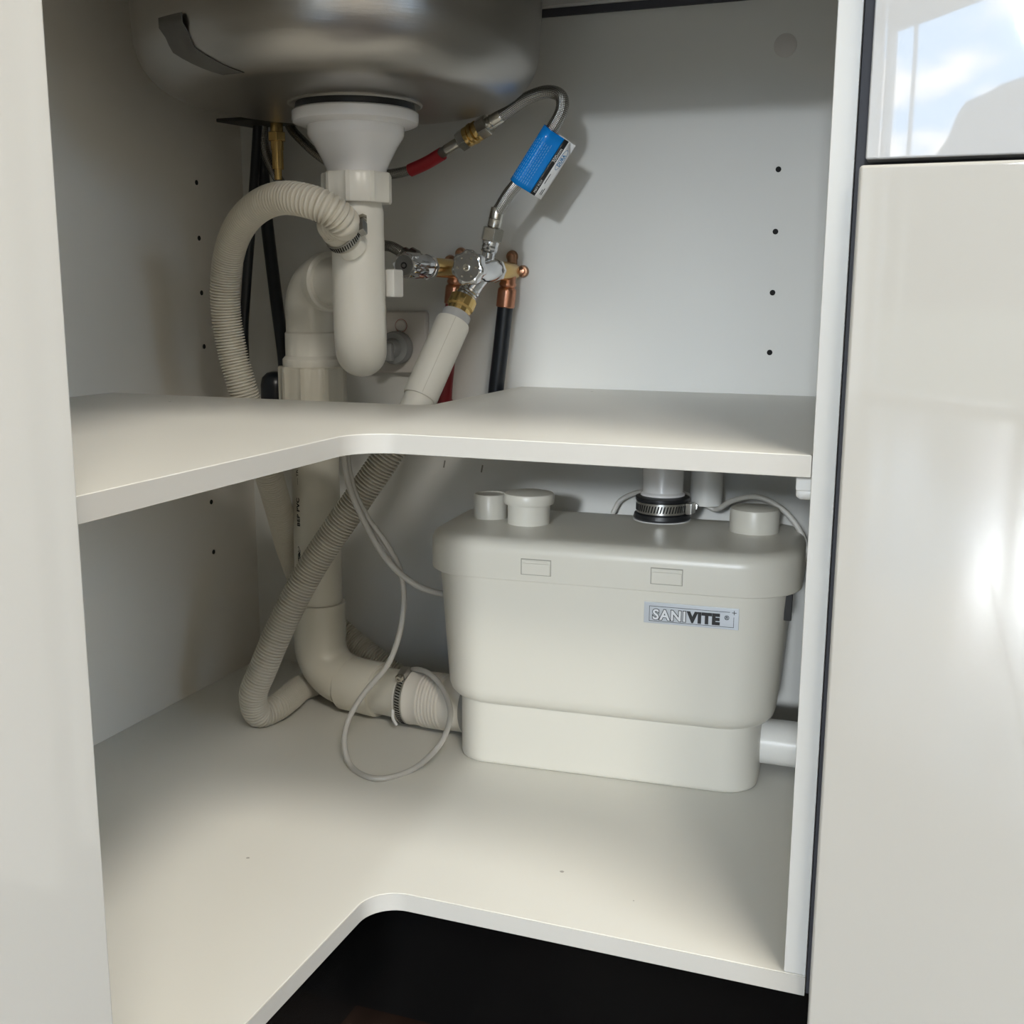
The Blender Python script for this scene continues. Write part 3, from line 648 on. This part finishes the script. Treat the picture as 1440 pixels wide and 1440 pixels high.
lat(-0.0625, 0.2220); lat(0.067, 0.2225)
def cap_(name, u, v, prof, label=None):
    return obj(name, MB().lathe(prof, (u, v, 0.247), (0, 0, 1), 48), 'pump', PU, smooth=35, label=label)
iu = Matrix.Rotation(-math.radians(3.8), 3, 'Z')
def loc(x, y): v = iu @ (Vector((x, y, 0))-Vector((0.113, 0.2755, 0))); return v.x, v.y
u, v = loc(0.0135, 0.338); cap_('inlet_cap', u, v, [(0.0225, 0), (0.0225, 0.022), (0.0262, 0.0225), (0.0268, 0.0245), (0.0268, 0.0315), (0.0258, 0.0335), (0.021, 0.0345), (0.0, 0.0348)])
u, v = loc(-0.036, 0.352); cap_('inlet_cap', u, v, [(0.0182, 0), (0.0182, 0.026), (0.0172, 0.0275), (0.0158, 0.0275), (0.0158, 0.0262), (0.0, 0.0262)])
u, v = loc(0.244, 0.385); cap_('inlet_cap', u, v, [(0.0252, 0), (0.0252, 0.0225), (0.0244, 0.0248), (0.0225, 0.0252), (0.021, 0.0262), (0.0, 0.0262)])
# label plate
n0 = -0.0124
ly0, ly1, lz0, lz1 = 0.0450, 0.1360, 0.1735, 0.1945
def sheet(u0, u1, z0, z1, off, n=1):
    return MB().box((u0, n0-0.0012-off, z0), (u1, n0-0.0008-off+0.0012, z1))
pl = obj('name_plate', sheet(ly0, ly1, lz0, lz1, 0.0), 'plate', PU, bevel=0.0004, label='silver name plate lettered SANIVITE')
yb = n0-0.0012-0.0001
fr = MB()
def ln(u0, z0, u1, z1): fr.box((u0, yb-0.00015, z0), (u1, yb, z1))
m_ = 0.0052; t_ = 0.00042
ln(ly0+m_, lz1-0.0036-t_, ly1-0.0085, lz1-0.0036); ln(ly0+m_, lz0+0.0022, ly1-0.0045, lz0+0.0022+t_)
ln(ly0+m_, lz0+0.0022, ly0+m_+t_, lz1-0.0036); ln(ly1-0.0045-t_, lz0+0.0022, ly1-0.0045, lz1-0.0085)
ln(ly1-0.0066, lz1-0.0044, ly1-0.0024, lz1-0.0038); ln(ly1-0.0048, lz1-0.0062, ly1-0.0042, lz1-0.0020)
sub(pl, 'border', fr, 'ink', smooth=0)
tz = lz0+0.0045; sz = 0.0140
def ptxt(nm, body, u, size, m, off, lift, sp=1.0, sq=1.0, z=tz):
    mb = text_mesh(body, size, (u, yb-lift, z), (1, 0, 0), (0, 0, 1), thick=0.0, offset=off, spacing=sp, squash=sq)
    return sub(pl, nm, mb, m, smooth=0)
ptxt('lettering', 'SANI', ly0+0.0086, sz, 'ink', 0.00105, 0.00025, 1.14, 0.98)
ptxt('lettering', 'SANI', ly0+0.0086, sz, 'platel', 0.00040, 0.00045, 1.14, 0.98)
ptxt('lettering', 'VITE', ly0+0.0428, sz, 'ink', 0.00100, 0.00025, 1.12, 1.0)
ptxt('lettering', '\u00ae', ly0+0.0775, 0.0060, 'ink', 0.0001, 0.00025, z=tz+0.0050)
obj('side_clip', MB().box((0.176, 0.018, 0.178), (0.1830, 0.028, 0.206)), 'ink', PU, bevel=0.0006)
# discharge pipe stub leaving the base to the right
op = thing('outlet_pipe', (0.30, 0.352, 0.034), 'white plastic pipe leaving the pump base towards the right panel', 'pipe')
pobj(op, 'pipe', MB().lathe([(0.0232, 0.0), (0.0232, 0.072)], (0.2625, 0.352, 0.0345), (1, 0.02, 0), 40), 'white')
pobj(op, 'collar', MB().lathe([(0.0262, 0.0), (0.0262, 0.010), (0.0240, 0.011)], (0.255, 0.352, 0.0345), (1, 0.02, 0), 40), 'white')
# riser on the lid
rx, ry = 0.141, 0.412
rs = thing('discharge_riser', (rx, ry, 0.247), 'white discharge pipe rising from the pump lid under the shelf', 'pipe')
pobj(rs, 'rubber_sleeve', MB().lathe([(0.0300, 0.002), (0.0312, 0.004), (0.0300, 0.008), (0.0272, 0.009), (0.0272, 0.022), (0.0290, 0.023), (0.0292, 0.026), (0.0240, 0.028)], (rx, ry, 0.247), (0, 0, 1), 48), 'rubber', smooth=30, label='black rubber sleeve')
pobj(rs, 'base_flange', MB().lathe([(0.0305, 0.0), (0.0315, 0.0022), (0.028, 0.003)], (rx, ry, 0.2465), (0, 0, 1), 48), 'whiteg')
pobj(rs, 'pipe', MB().lathe([(0.0240, 0.025), (0.0240, 0.030), (0.0218, 0.032), (0.0220, 0.040), (0.0225, 0.055), (0.0218, 0.062), (0.0198, 0.068), (0.0196, 0.085)], (rx, ry, 0.247), (0, 0, 1), 48), 'whiteg', smooth=40)
bd = Vector((0.80, 0.60, 0)).normalized(); R_ = 0.026
bp_ = [Vector((rx, ry, 0.330))]+arc(Vector((rx, ry, 0.334))+bd*R_, -bd, Vector((0, 0, 1)), R_, 0.05, PI-0.05, 16)
bp_ = [p+Vector((0, 0, 0.0)) for p in bp_]; endp = bp_[-1]
pobj(rs, 'return_bend', MB().tube([(p.x, min(p.y, 0.463), min(p.z, 0.3447)) if False else (p.x, p.y, 0.330+(p.z-0.334)*0.5 if p.z > 0.334 else p.z) for p in bp_]+[(endp.x, endp.y, 0.30), (endp.x, endp.y, 0.262)], 0.0175, 32), 'white', smooth=50)
clamp('hose_clamp', (rx, ry, 0.247+0.0155), (0, 0, 1), 0.0274, 0.0115, 'steel worm clamp round the black rubber sleeve on the pump', scr=(0.95, -0.1, 0), n=54)
clamp('hose_clamp', (rx+0.010, ry+0.004, 0.3445), (0.55, 0.30, 0.60), 0.0182, 0.008, 'steel worm clamp high on the white riser, just under the shelf', scr=(0.7, -0.5, -0.5), n=40)

# ------------------------------------------------------------------ cables
def cable(name, pts, r, m, label, cat='cable'):
    P = spline(pts, 0.006); return tag(obj(name, MB().tube(P, r, 10), m, smooth=60), label, cat, 'power_cable' == name and 'grey cables left of the pump' or None)
cable('power_cable', [(-0.1525,0.2450,0.3532), (-0.1552,0.2500,0.3230), (-0.1502,0.2530,0.2886), (-0.1362,0.2550,0.2591), (-0.1179,0.2620,0.2303), (-0.1091,0.2750,0.2006), (-0.1070,0.2800,0.1684), (-0.1077,0.2700,0.1316), (-0.1186,0.2620,0.0971), (-0.1384,0.2450,0.0683), (-0.1497,0.2300,0.0425), (-0.1471,0.2150,0.0223), (-0.1357,0.2057,0.0040), (-0.0937,0.1852,0.0036), (-0.0698,0.2186,0.0036), (-0.0419,0.2250,0.0319), (-0.0451,0.2600,0.0480), (-0.0585,0.2850,0.0572), (-0.0787,0.3060,0.0678), (-0.1006,0.3220,0.0722), (-0.1297,0.3460,0.0634), (-0.1610,0.3950,0.0278), (-0.1603,0.3988,0.0040)], 0.0031, 'cable', 'grey cable dropping past the pipe and looping on the cabinet floor')
cable('power_cable', [(-0.1538,0.2400,0.3536), (-0.1560,0.2440,0.3237), (-0.1511,0.2470,0.2895), (-0.1404,0.2490,0.2629), (-0.1252,0.2550,0.2297), (-0.1091,0.2650,0.2029), (-0.0884,0.2800,0.1820), (-0.0710,0.3000,0.1709), (-0.0638,0.3180,0.1647)], 0.0033, 'cable', 'grey cable curving from the shelf into the left side of the pump')
cable('white_cable', [(0.0689,0.4750,0.2376), (0.0770,0.4750,0.2533), (0.1004,0.4750,0.2649), (0.1335,0.4750,0.2687), (0.1691,0.4400,0.2686), (0.1906,0.4450,0.2565), (0.1969,0.4400,0.2578), (0.2151,0.4200,0.2719), (0.2432,0.4100,0.2793), (0.2687,0.4100,0.2681), (0.2876,0.4050,0.2486), (0.2980,0.4000,0.2255), (0.3019,0.4000,0.1788), (0.3010,0.4050,0.1310)], 0.0030, 'cablew', 'white cable bowing over the pump caps to its right side')
# ------------------------------------------------------------------ black hoses of the pull-out tap
def black(name, pts, r, label): return tag(obj(name, MB().tube(spline(pts, 0.006), r, 16), 'black', smooth=60), label, 'hose')
black('black_hose', [(-0.3680,0.4400,0.7059), (-0.3727,0.4400,0.6655), (-0.3756,0.4350,0.6158), (-0.3767,0.4250,0.5570), (-0.3825,0.4200,0.4896), (-0.3884,0.4200,0.4297), (-0.3824,0.4200,0.3602), (-0.3663,0.4250,0.3339)], 0.0058, 'black hose hanging from the tap, left of the pair behind the corrugated hose')
wt = thing('black_hose', (-0.30, 0.40, 0.40), 'black hose beside the drain pipe ending in a rounded black weight', 'hose')
pobj(wt, 'hose', MB().tube(spline([(-0.3781,0.4620,0.7098), (-0.3796,0.4620,0.6520), (-0.3748,0.4580,0.5842), (-0.3641,0.4500,0.5242), (-0.3449,0.4300,0.4643), (-0.3264,0.4100,0.4142), (-0.3146,0.3950,0.3772)], 0.006), 0.0078, 16), 'black', smooth=60)
wpnt = Vector((-0.3330,0.4000,0.3635))
pobj(wt, 'weight', MB().lathe([(0.004, 0.032), (0.010, 0.0305), (0.0155, 0.025), (0.0175, 0.016), (0.0175, -0.02), (0.016, -0.03), (0.0, -0.034)], wpnt, (0, 0, 1), 32), 'black', smooth=50)

# ------------------------------------------------------------------ valves on the back wall
def wall_elbow(x, z, r=0.0086, yend=0.42, label='', pipe_m='copper', low=0.40, tilt=(-0.016, 0), cop=True):
    t = thing('wall_elbow', (x, D, z), label, 'pipe fitting')
    pobj(t, 'spout', MB().lathe([(r*1.05, 0), (r*1.25, 0.010), (r*1.25, D-yend-0.004), (r, D-yend)], (x, D-0.004, z), (0, -1, 0), 32), 'brass')
    for (dx, dz) in ((-0.003, 0.0175), (0.0105, 0.0005)) if x > -0.1 else ((-0.002, 0.0185), (-0.016, 0.010)):
        e = Vector((x+dx, D-0.003, z+dz)); c = Vector((x+dx*0.1, D-0.006, z+dz*0.1))
        pobj(t, 'lug', MB().lathe([(0.0068, 0), (0.0072, 0.002), (0.0060, 0.0055), (0.0030, 0.0060)], e+Vector((0, 0.003, 0)), (0, -1, 0), 24).tube([c, e], 0.0058, 12), 'bronze', smooth=60)
        pobj(t, 'screw', MB().lathe([(0.0036, 0), (0.0034, 0.0018), (0.0014, 0.0024)], e+Vector((0, -0.003, 0)), (0, -1, 0), 16), 'copper')
    dn = Vector((tilt[0], tilt[1], -0.14)).normalized(); o = Vector((x+0.001, D-0.022, z))
    pobj(t, 'socket', MB().lathe([(0.0088, 0), (0.0088, 0.012), (0.0098, 0.014), (0.0098, 0.016), (0.0084, 0.018), (0.0104, 0.020), (0.0108, 0.022), (0.0108, 0.040), (0.010, 0.041)], o, dn, 32), 'copper', smooth=35)
    return t, o, dn
tR, oR, dR = wall_elbow(-0.0585, 0.5135, label='brass wall elbow with lugs at the right end of the valves')
def wall_pipe(o, dn):
    p = [o+dn*0.0395, o+dn*0.09, o+dn*0.145, o+dn*0.158+Vector((0, 0.004, 0)), o+dn*0.165+Vector((0, 0.022, 0))]
    return MB().tube(spline(p, 0.006), 0.0092, 28)
tag(obj('black_pipe', wall_pipe(oR, dR), 'black'), 'straight black sheathed pipe running down from the right wall elbow', 'pipe')
tL, oL, dL = wall_elbow(-0.124, 0.5165, yend=0.385, label='brass wall elbow behind the left chrome valve')
tag(obj('red_pipe', wall_pipe(oL, dL), 'red'), 'dark red sheathed pipe half hidden behind the ivory sleeve', 'pipe')

def lobed(o, d, r, n, h, mat_='chrome', bevel=0.0012, amp=0.10, up=None):
    mb = MB(); mb.lathe([(r*0.90, 0), (r, 0.0015), (r, h-0.0015), (r*0.93, h), (r*0.80, h+0.0004)], o, d, 72, lobes=(n, amp), up=up); return mb
# left valve: long ribbed knob towards the room
lv = thing('stop_valve', (-0.124, 0.38, 0.5165), 'chrome stop valve with ribbed knob, left of the two, beside the trap', 'valve')
def vy(mb_prof, y0, x=-0.124, z=0.5165, seg=40, lobes=None): return MB().lathe(mb_prof, (x, y0, z), (0, -1, 0), seg, lobes=lobes)
pobj(lv, 'collar', vy([(0.0125, 0), (0.0140, 0.001), (0.0140, 0.006), (0.0120, 0.0075)], 0.388, seg=8), 'chrome', smooth=30)
pobj(lv, 'bonnet', vy([(0.0125, 0), (0.0128, 0.008), (0.0105, 0.012), (0.0105, 0.020)], 0.381), 'chrome')
kn = pobj(lv, 'knob', MB().lathe([(0.0118, 0), (0.0134, 0.002), (0.0134, 0.036), (0.0126, 0.0380), (0.0108, 0.0384), (0.0, 0.0384)], (-0.124, 0.364, 0.5165), (0, -1, 0), 72, lobes=(9, 0.055)), 'chrome', smooth=35)
sub(kn, 'knob_face', MB().lathe([(0.0108, 0), (0.0104, 0.0004), (0.0036, 0.0004)], (-0.124, 0.3258, 0.5165), (0, -1, 0), 40), mat('dull_chrome_end', (0.36, 0.36, 0.36), 0.3, metal=1.0), smooth=30)
sub(kn, 'knob_screw', MB().lathe([(0.0036, 0), (0.0036, 0.0006), (0.0022, 0.0006), (0.0018, -0.0002)], (-0.124, 0.3256, 0.5165), (0, -1, 0), 16), 'hole')
so = Vector((-0.124, 0.386, 0.5165)); sd1 = s1 = Vector((-0.85, 0.05, 0.42)).normalized()
pobj(lv, 'side_port', MB().lathe([(0.0095, 0), (0.0095, 0.016), (0.0112, 0.018), (0.0112, 0.026), (0.0078, 0.028), (0.0078, 0.034)], so, s1, 24), mat('dull_chrome', (0.25, 0.24, 0.22), 0.25, metal=1.0), smooth=30)
# right valve (tee)
rvx, rvz = -0.0585, 0.5135
rv = thing('tee_valve', (rvx, 0.39, rvz), 'chrome tee valve with star-shaped knob, hoses joined above and below', 'valve')
pobj(rv, 'collar', MB().lathe([(0.0120, 0), (0.0134, 0.001), (0.0134, 0.007), (0.0120, 0.008)], (rvx, 0.424, rvz), (0, -1, 0), 8), 'chrome', smooth=30)
pobj(rv, 'body', MB().lathe([(0.0118, 0), (0.0122, 0.006), (0.0136, 0.014), (0.0142, 0.026), (0.0130, 0.036), (0.0110, 0.040), (0.0100, 0.062)], (rvx, 0.418, rvz), (0, -1, 0), 40), 'chrome', smooth=50)
kb = pobj(rv, 'knob', MB().lathe([(0.0125, 0), (0.0170, 0.002), (0.0178, 0.004), (0.0178, 0.013), (0.0166, 0.0152), (0.0155, 0.0158), (0.0, 0.0158)], (rvx, 0.356, rvz+0.001), (0, -1, 0), 72, lobes=(7, 0.06)), 'chrome', smooth=35)
K['kface'] = mat('chrome_face_dark_reflection', (0.36, 0.36, 0.36), 0.30, metal=1.0)  # darker chrome copy: the face's dark reflection is in the colour
sub(kb, 'knob_face', MB().lathe([(0.0146, 0), (0.0142, 0.0005), (0, 0.0005)], (rvx, 0.3404, rvz+0.001), (0, -1, 0), 48), 'kface', smooth=30)
sub(kb, 'knob_screw', MB().lathe([(0.0040, 0), (0.0040, 0.0010), (0.0030, 0.0013), (0.0028, 0.0004), (0.0018, 0.0004), (0.0012, 0.0014)], (rvx, 0.3398, rvz+0.001), (0, -1, 0), 20), 'nickel')
for k in range(6):
    t = 2*PI*k/6
    sub(kb, 'dimple', MB().lathe([(0.0016, 0), (0.0012, 0.0006), (0, 0.0007)], (rvx+0.0105*math.cos(t), 0.3398, rvz+0.001+0.0105*math.sin(t)), (0, -1, 0), 12), 'nickel')
bc = Vector((rvx, 0.392, rvz))
dnv = (NB-bc).normalized()
ll = (NB-bc).length
pobj(rv, 'lower_port', MB().lathe([(0.0105, 0), (0.0105, ll-0.013), (0.0118, ll-0.012), (0.0118, ll-0.010), (0.0110, ll-0.009), (0.0118, ll-0.007), (0.0110, ll-0.006), (0.0118, ll-0.004), (0.0118, ll+0.004)], bc, dnv, 32), 'chrome', smooth=30)
TT = Vector((-0.0504,0.3920,0.5490)); upv = (TT-bc).normalized(); ul = (TT-bc).length
pobj(rv, 'upper_port', MB().lathe([(0.0075, 0), (0.0070, ul-0.018), (0.0092, ul-0.016), (0.0085, ul-0.014), (0.0092, ul-0.012), (0.0085, ul-0.010), (0.0092, ul-0.008), (0.0092, ul)], bc, upv, 32), 'chrome', smooth=30)

# ------------------------------------------------------------------ braided hoses
def ferrule(t, o, d, r=0.0072, ln_=0.022, nut=True, m='nickel'):
    d = Vector(d).normalized(); o = Vector(o)
    if nut: pobj(t, 'hex_nut', MB().lathe([(0.0100, 0), (0.0122, 0.001), (0.0122, 0.014), (0.0100, 0.015)], o, d, 6), m, smooth=25, bevel=0.0004)
    pobj(t, 'ferrule', MB().lathe([(r*0.8, 0.014), (r*1.03, 0.016), (r*1.03, 0.014+ln_*0.4), (r*1.10, 0.014+ln_*0.45), (r*1.03, 0.014+ln_*0.5), (r*1.03, 0.014+ln_)], o, d, 28), m, smooth=30)
fh = thing('braided_hose', TT, 'braided steel hose with blue paper tag arching up from the tee valve', 'hose')
N1 = TT-upv*0.006
ferrule(fh, N1, upv)
hp = [N1+upv*0.030, (-0.0294,0.3880,0.5926), (-0.0119,0.3860,0.6108), (0.0044,0.3840,0.6336), (0.0190,0.3840,0.6549), (0.0292,0.3850,0.6735), (0.0273,0.3880,0.6873), (0.0127,0.3920,0.6936), (-0.0125,0.3970,0.6895), (-0.0359,0.4020,0.6786), (-0.0471,0.4040,0.6729)]
pobj(fh, 'braid', MB().tube(spline(hp, 0.003), 0.0067, 24, uv=True), 'braid', smooth=60)
J0 = Vector((-0.0893,0.4100,0.6537)); J1 = Vector((-0.0471,0.4040,0.6729)); jd = (J0-J1).normalized(); jl = (J0-J1).length
pobj(fh, 'ferrule', MB().lathe([(0.0070, -0.004), (0.0074, -0.003), (0.0074, 0.008), (0.0080, 0.009), (0.0072, 0.010), (0.0072, 0.016)], J1, jd, 28), 'nickel', smooth=30)
pobj(fh, 'hex_nut', MB().lathe([(0.0100, 0.014), (0.0120, 0.015), (0.0120, 0.026), (0.0105, 0.027)], J1, jd, 6), 'nickel', smooth=25, bevel=0.0004)
pobj(fh, 'union', MB().lathe([(0.0095, 0.026), (0.0112, 0.028), (0.0112, 0.031), (0.0090, 0.032), (0.0118, 0.034), (0.0118, 0.037), (0.0092, 0.038), (0.0110, 0.040), (0.0110, 0.044)], J1, jd, 28), 'brass', smooth=30)
# tag
tg = thing('hose_tag', (0.0044,0.3840,0.6336), 'blue, black and white paper tag wrapped round the braided hose', 'tag')
ta = (Vector((0.0182,0.3840,0.6528))-Vector((-0.0151,0.3860,0.6065))); tl_ = ta.length; ta.normalize()
tb0 = Vector((-0.0151,0.3860,0.6065))-ta*0.006
toc = (Vector((0.40, -0.76, 0.48))-tb0).normalized(); tc_ = (toc-ta*toc.dot(ta)).normalized(); tbv = ta.cross(tc_)
if tbv.dot(R2) < 0: tbv = -tbv
LT = tl_+0.008
rt = 0.0098
def tagpt(s, q, top=0.0):
    """s along the hose, q across: q<0 wraps behind; 0..0.034 front flap"""
    if q <= 0.004:
        t = PI/2+(0.004-q)/rt
        b = rt*math.cos(t); c = rt*math.sin(t)
    else:
        k = (q-0.004)/0.026; b = 0.0+(q-0.004)*0.985; c = rt*(1-k)+0.0012*k
    return tb0+ta*s+tbv*b+tc_*c
def strip(q0_, q1_, n, m, name, lo=0.0, hi=None, kk=None, extra=0.0, lab=None):
    mb = MB(); nA = n; nS = 6
    for side in (0, 1): pass
    V = []
    for i in range(nA+1):
        q = q0_+(q1_-q0_)*i/nA
        for j in range(nS+1):
            s = lo+((LT if hi is None else hi(q) if callable(hi) else hi)-lo)*j/nS
            p = tagpt(s, q); nn = (tagpt(s, q+1e-4)-tagpt(s, q-1e-4)).cross(ta); nn.normalize(); 
            if nn.dot(tc_) < 0 and q > 0: nn = -nn
            V.append(p+nn*extra)
    fs = [(i*(nS+1)+j, (i+1)*(nS+1)+j, (i+1)*(nS+1)+j+1, i*(nS+1)+j+1) for i in range(nA) for j in range(nS)]
    mb.add(V, fs)
    o = obj(name, mb, m, None, smooth=60, label=lab); under(tg, o)
    md = o.modifiers.new('t', 'SOLIDIFY'); md.thickness = 0.00025; return o
strip(-0.024, 0.020, 24, 'tagblue', 'blue_panel')
strip(0.020, 0.0252, 3, 'tagblack', 'black_band')
strip(0.0252, 0.0335, 4, 'tagwhite', 'white_margin', lo=0.0, hi=lambda q: LT-max(0, q-0.0252)*1.2)
bk = MB()
for s in (0.0, LT): bk.v += [tuple(tagpt(s, -0.024)), tuple(tagpt(s, 0.0335)-tc_*0.0015)]
bk.f.append((0, 1, 3, 2)); o = obj('back_flap', bk, 'tagwhite', smooth=0); under(tg, o); o.modifiers.new('t', 'SOLIDIFY').thickness = 0.0003
# rows of small print as broken dashes, plus readable words
dash = MB()
def patch(mb, s0, s1, q0_, q1_, lift=0.0003):
    P = [tagpt(s, q) for s, q in ((s0, q0_), (s1, q0_), (s1, q1_), (s0, q1_))]
    nn = (P[1]-P[0]).cross(P[3]-P[0]).normalized()
    if nn.dot(tc_) < 0: nn = -nn
    mb.add([p+nn*lift for p in P], [(0, 1, 2, 3)])
for i in range(9):
    q = -0.0075+i*0.0024; s = 0.005
    while s < LT-0.014:
        ln_ = random.uniform(0.0016, 0.0042); patch(dash, s, s+ln_, q, q+0.0006, 0.0005); s += ln_+0.0011
pobj(tg, 'small_print', dash, 'tagline', smooth=0, kind='stuff')
def tagtext(body, size, s, q, m, off=0.0):
    o = tagpt(s, q); dn_ = (tagpt(s, q-0.001)-tagpt(s, q)).normalized()
    mb = text_mesh(body, size, o, ta, dn_, thick=0.0, offset=off)
    nn = ta.cross(dn_); 
    if nn.dot(tc_) < 0: nn = -nn
    mb.v = [tuple(Vector(v)+nn*0.0005) for v in mb.v]; return mb
pobj(tg, 'lettering', tagtext('300mm', 0.0054, LT*0.60, 0.0245, 'tagwhite'), 'tagwhite', smooth=0)
pobj(tg, 'lettering', tagtext('MAY FLEX', 0.0034, 0.003, 0.0240, 'tagwhite'), 'tagwhite', smooth=0)
ov = MB(); oc = tagpt(LT*0.70, 0.0292); dq = (tagpt(LT*0.70, 0.0302)-oc).normalized()
def oval(mb, ra, rb__, lift):
    n = 28; mb.add([oc+ta*math.cos(2*PI*k/n)*ra+dq*math.sin(2*PI*k/n)*rb__+tc_*lift for k in range(n)], [tuple(range(n))])
oval(ov, 0.0118, 0.0029, 0.0006); pobj(tg, 'logo', ov, 'logoblue', smooth=0)
ov = MB(); oval(ov, 0.0112, 0.0024, 0.0008); pobj(tg, 'logo', ov, 'tagwhite', smooth=0)
mb = text_mesh('DURA', 0.0046, oc-ta*0.0072+dq*0.0016+tc_*0.0010, ta, -dq, thick=0.0, offset=0.0002, spacing=1.1)
pobj(tg, 'lettering', mb, 'logoblue', smooth=0)
fine = MB()
for s0, s1, q in ((0.004, 0.010, 0.0285), (0.004, 0.012, 0.0300), (0.016, 0.028, 0.0268)): patch(fine, s0, s1, q, q+0.0007, 0.0006)
pobj(tg, 'small_print', fine, 'tagblack', smooth=0)

rh = thing('braided_hose', J0, 'braided steel hose with red sleeve behind the basket waste', 'hose')
pobj(rh, 'hex_nut', MB().lathe([(0.0100, 0), (0.0118, 0.001), (0.0118, 0.010), (0.0085, 0.012)], J1+jd*0.043, jd, 6), 'nickel', smooth=25, bevel=0.0004)
E0 = J1+jd*0.055
pobj(rh, 'ferrule', MB().lathe([(0.0058, -0.002), (0.0062, 0.0), (0.0062, 0.018)], E0, jd, 24), 'nickel', smooth=30)
rp_ = [E0+jd*0.016, (-0.1318,0.4250,0.6377), (-0.1579,0.4300,0.6276), (-0.1864,0.4350,0.6229), (-0.2218,0.4400,0.6229), (-0.2617,0.4450,0.6312), (-0.2909,0.4470,0.6469), (-0.3161,0.4500,0.6661), (-0.3333,0.4520,0.6833), (-0.3402,0.4520,0.7063)]
pobj(rh, 'braid', MB().tube(spline(rp_, 0.003), 0.0056, 20, uv=True), 'braid', smooth=60)
pobj(rh, 'red_sleeve', MB().tube(spline([(-0.1215,0.4215,0.6407), (-0.1435,0.4275,0.6322), (-0.1667,0.4315,0.6250)], 0.004), 0.0072, 20), 'redb')
th = thing('braided_hose', (-0.3675,0.4500,0.6830), 'braided steel hose dropping from the tap behind the corrugated arch', 'hose')
pobj(th, 'braid', MB().tube(spline([(-0.3662,0.4480,0.7070), (-0.3688,0.4470,0.6785), (-0.3636,0.4450,0.6535), (-0.3489,0.4420,0.6272), (-0.3252,0.4400,0.5984), (-0.2938,0.4400,0.5772), (-0.2366,0.4300,0.5553), (-0.1847,0.4000,0.5412), (so+sd1*0.05).to_tuple(), (so+sd1*0.030).to_tuple()], 0.003), 0.0060, 20, uv=True), 'braid', smooth=60)

# ------------------------------------------------------------------ power outlet and plug
ox0, ox1, oz0, oz1 = -0.285, -0.168, 0.392, 0.467
po_ = thing('power_outlet', (-0.226, D, 0.43), 'beige wall power outlet behind the trap', 'outlet')
pobj(po_, 'face_plate', MB().box((ox0, D-0.009, oz0), (ox1, D, oz1)), 'sock', bevel=0.003, seg=3)
sx_, sz_ = -0.202, 0.450
sw = pobj(po_, 'rocker_switch', MB().lathe([(0.0068, 0), (0.0068, 0.002), (0.006, 0.003), (0.0, 0.0032)], (sx_, D-0.009, sz_), (0, -1, 0), 28), 'sock')
sub(sw, 'red_mark', MB().lathe([(0.0074, 0), (0.0080, 0), (0.0080, 0.0004), (0.0074, 0.0004), (0.0074, 0)], (sx_, D-0.0092, sz_), (0, -1, 0), 28, cap=False), 'redpr')
pg = thing('power_plug', (-0.2, 0.47, 0.423), 'round translucent grey power plug pushed into the wall outlet', 'plug')
pobj(pg, 'plug_body', MB().lathe([(0.0190, 0), (0.0200, 0.002), (0.0200, 0.012), (0.0185, 0.016), (0.0120, 0.018), (0.0105, 0.026), (0.009, 0.028)], (-0.2055, D-0.0092, 0.4235), (0, -1, 0), 40), 'plugc', smooth=35)
pobj(pg, 'grip', MB().box((-0.2135, 0.443, 0.408), (-0.1990, 0.455, 0.431)), 'plugc', bevel=0.003)
# small plastic hook marks on the back panel below the shelf
for x_, z_ in ((-0.150, 0.282), (-0.100, 0.279)):
    obj('scuff', MB().obox((x_, D-0.0003, z_), (0.2, 0, 1), (0, 1, 0), (1, 0, -0.2), 0.0045, 0.0002, 0.0008), mat('scuff_grey', (0.22, 0.21, 0.18), 0.8), cab, smooth=0)
for o in S.objects:
    if 'ORG' in o: del o['ORG']
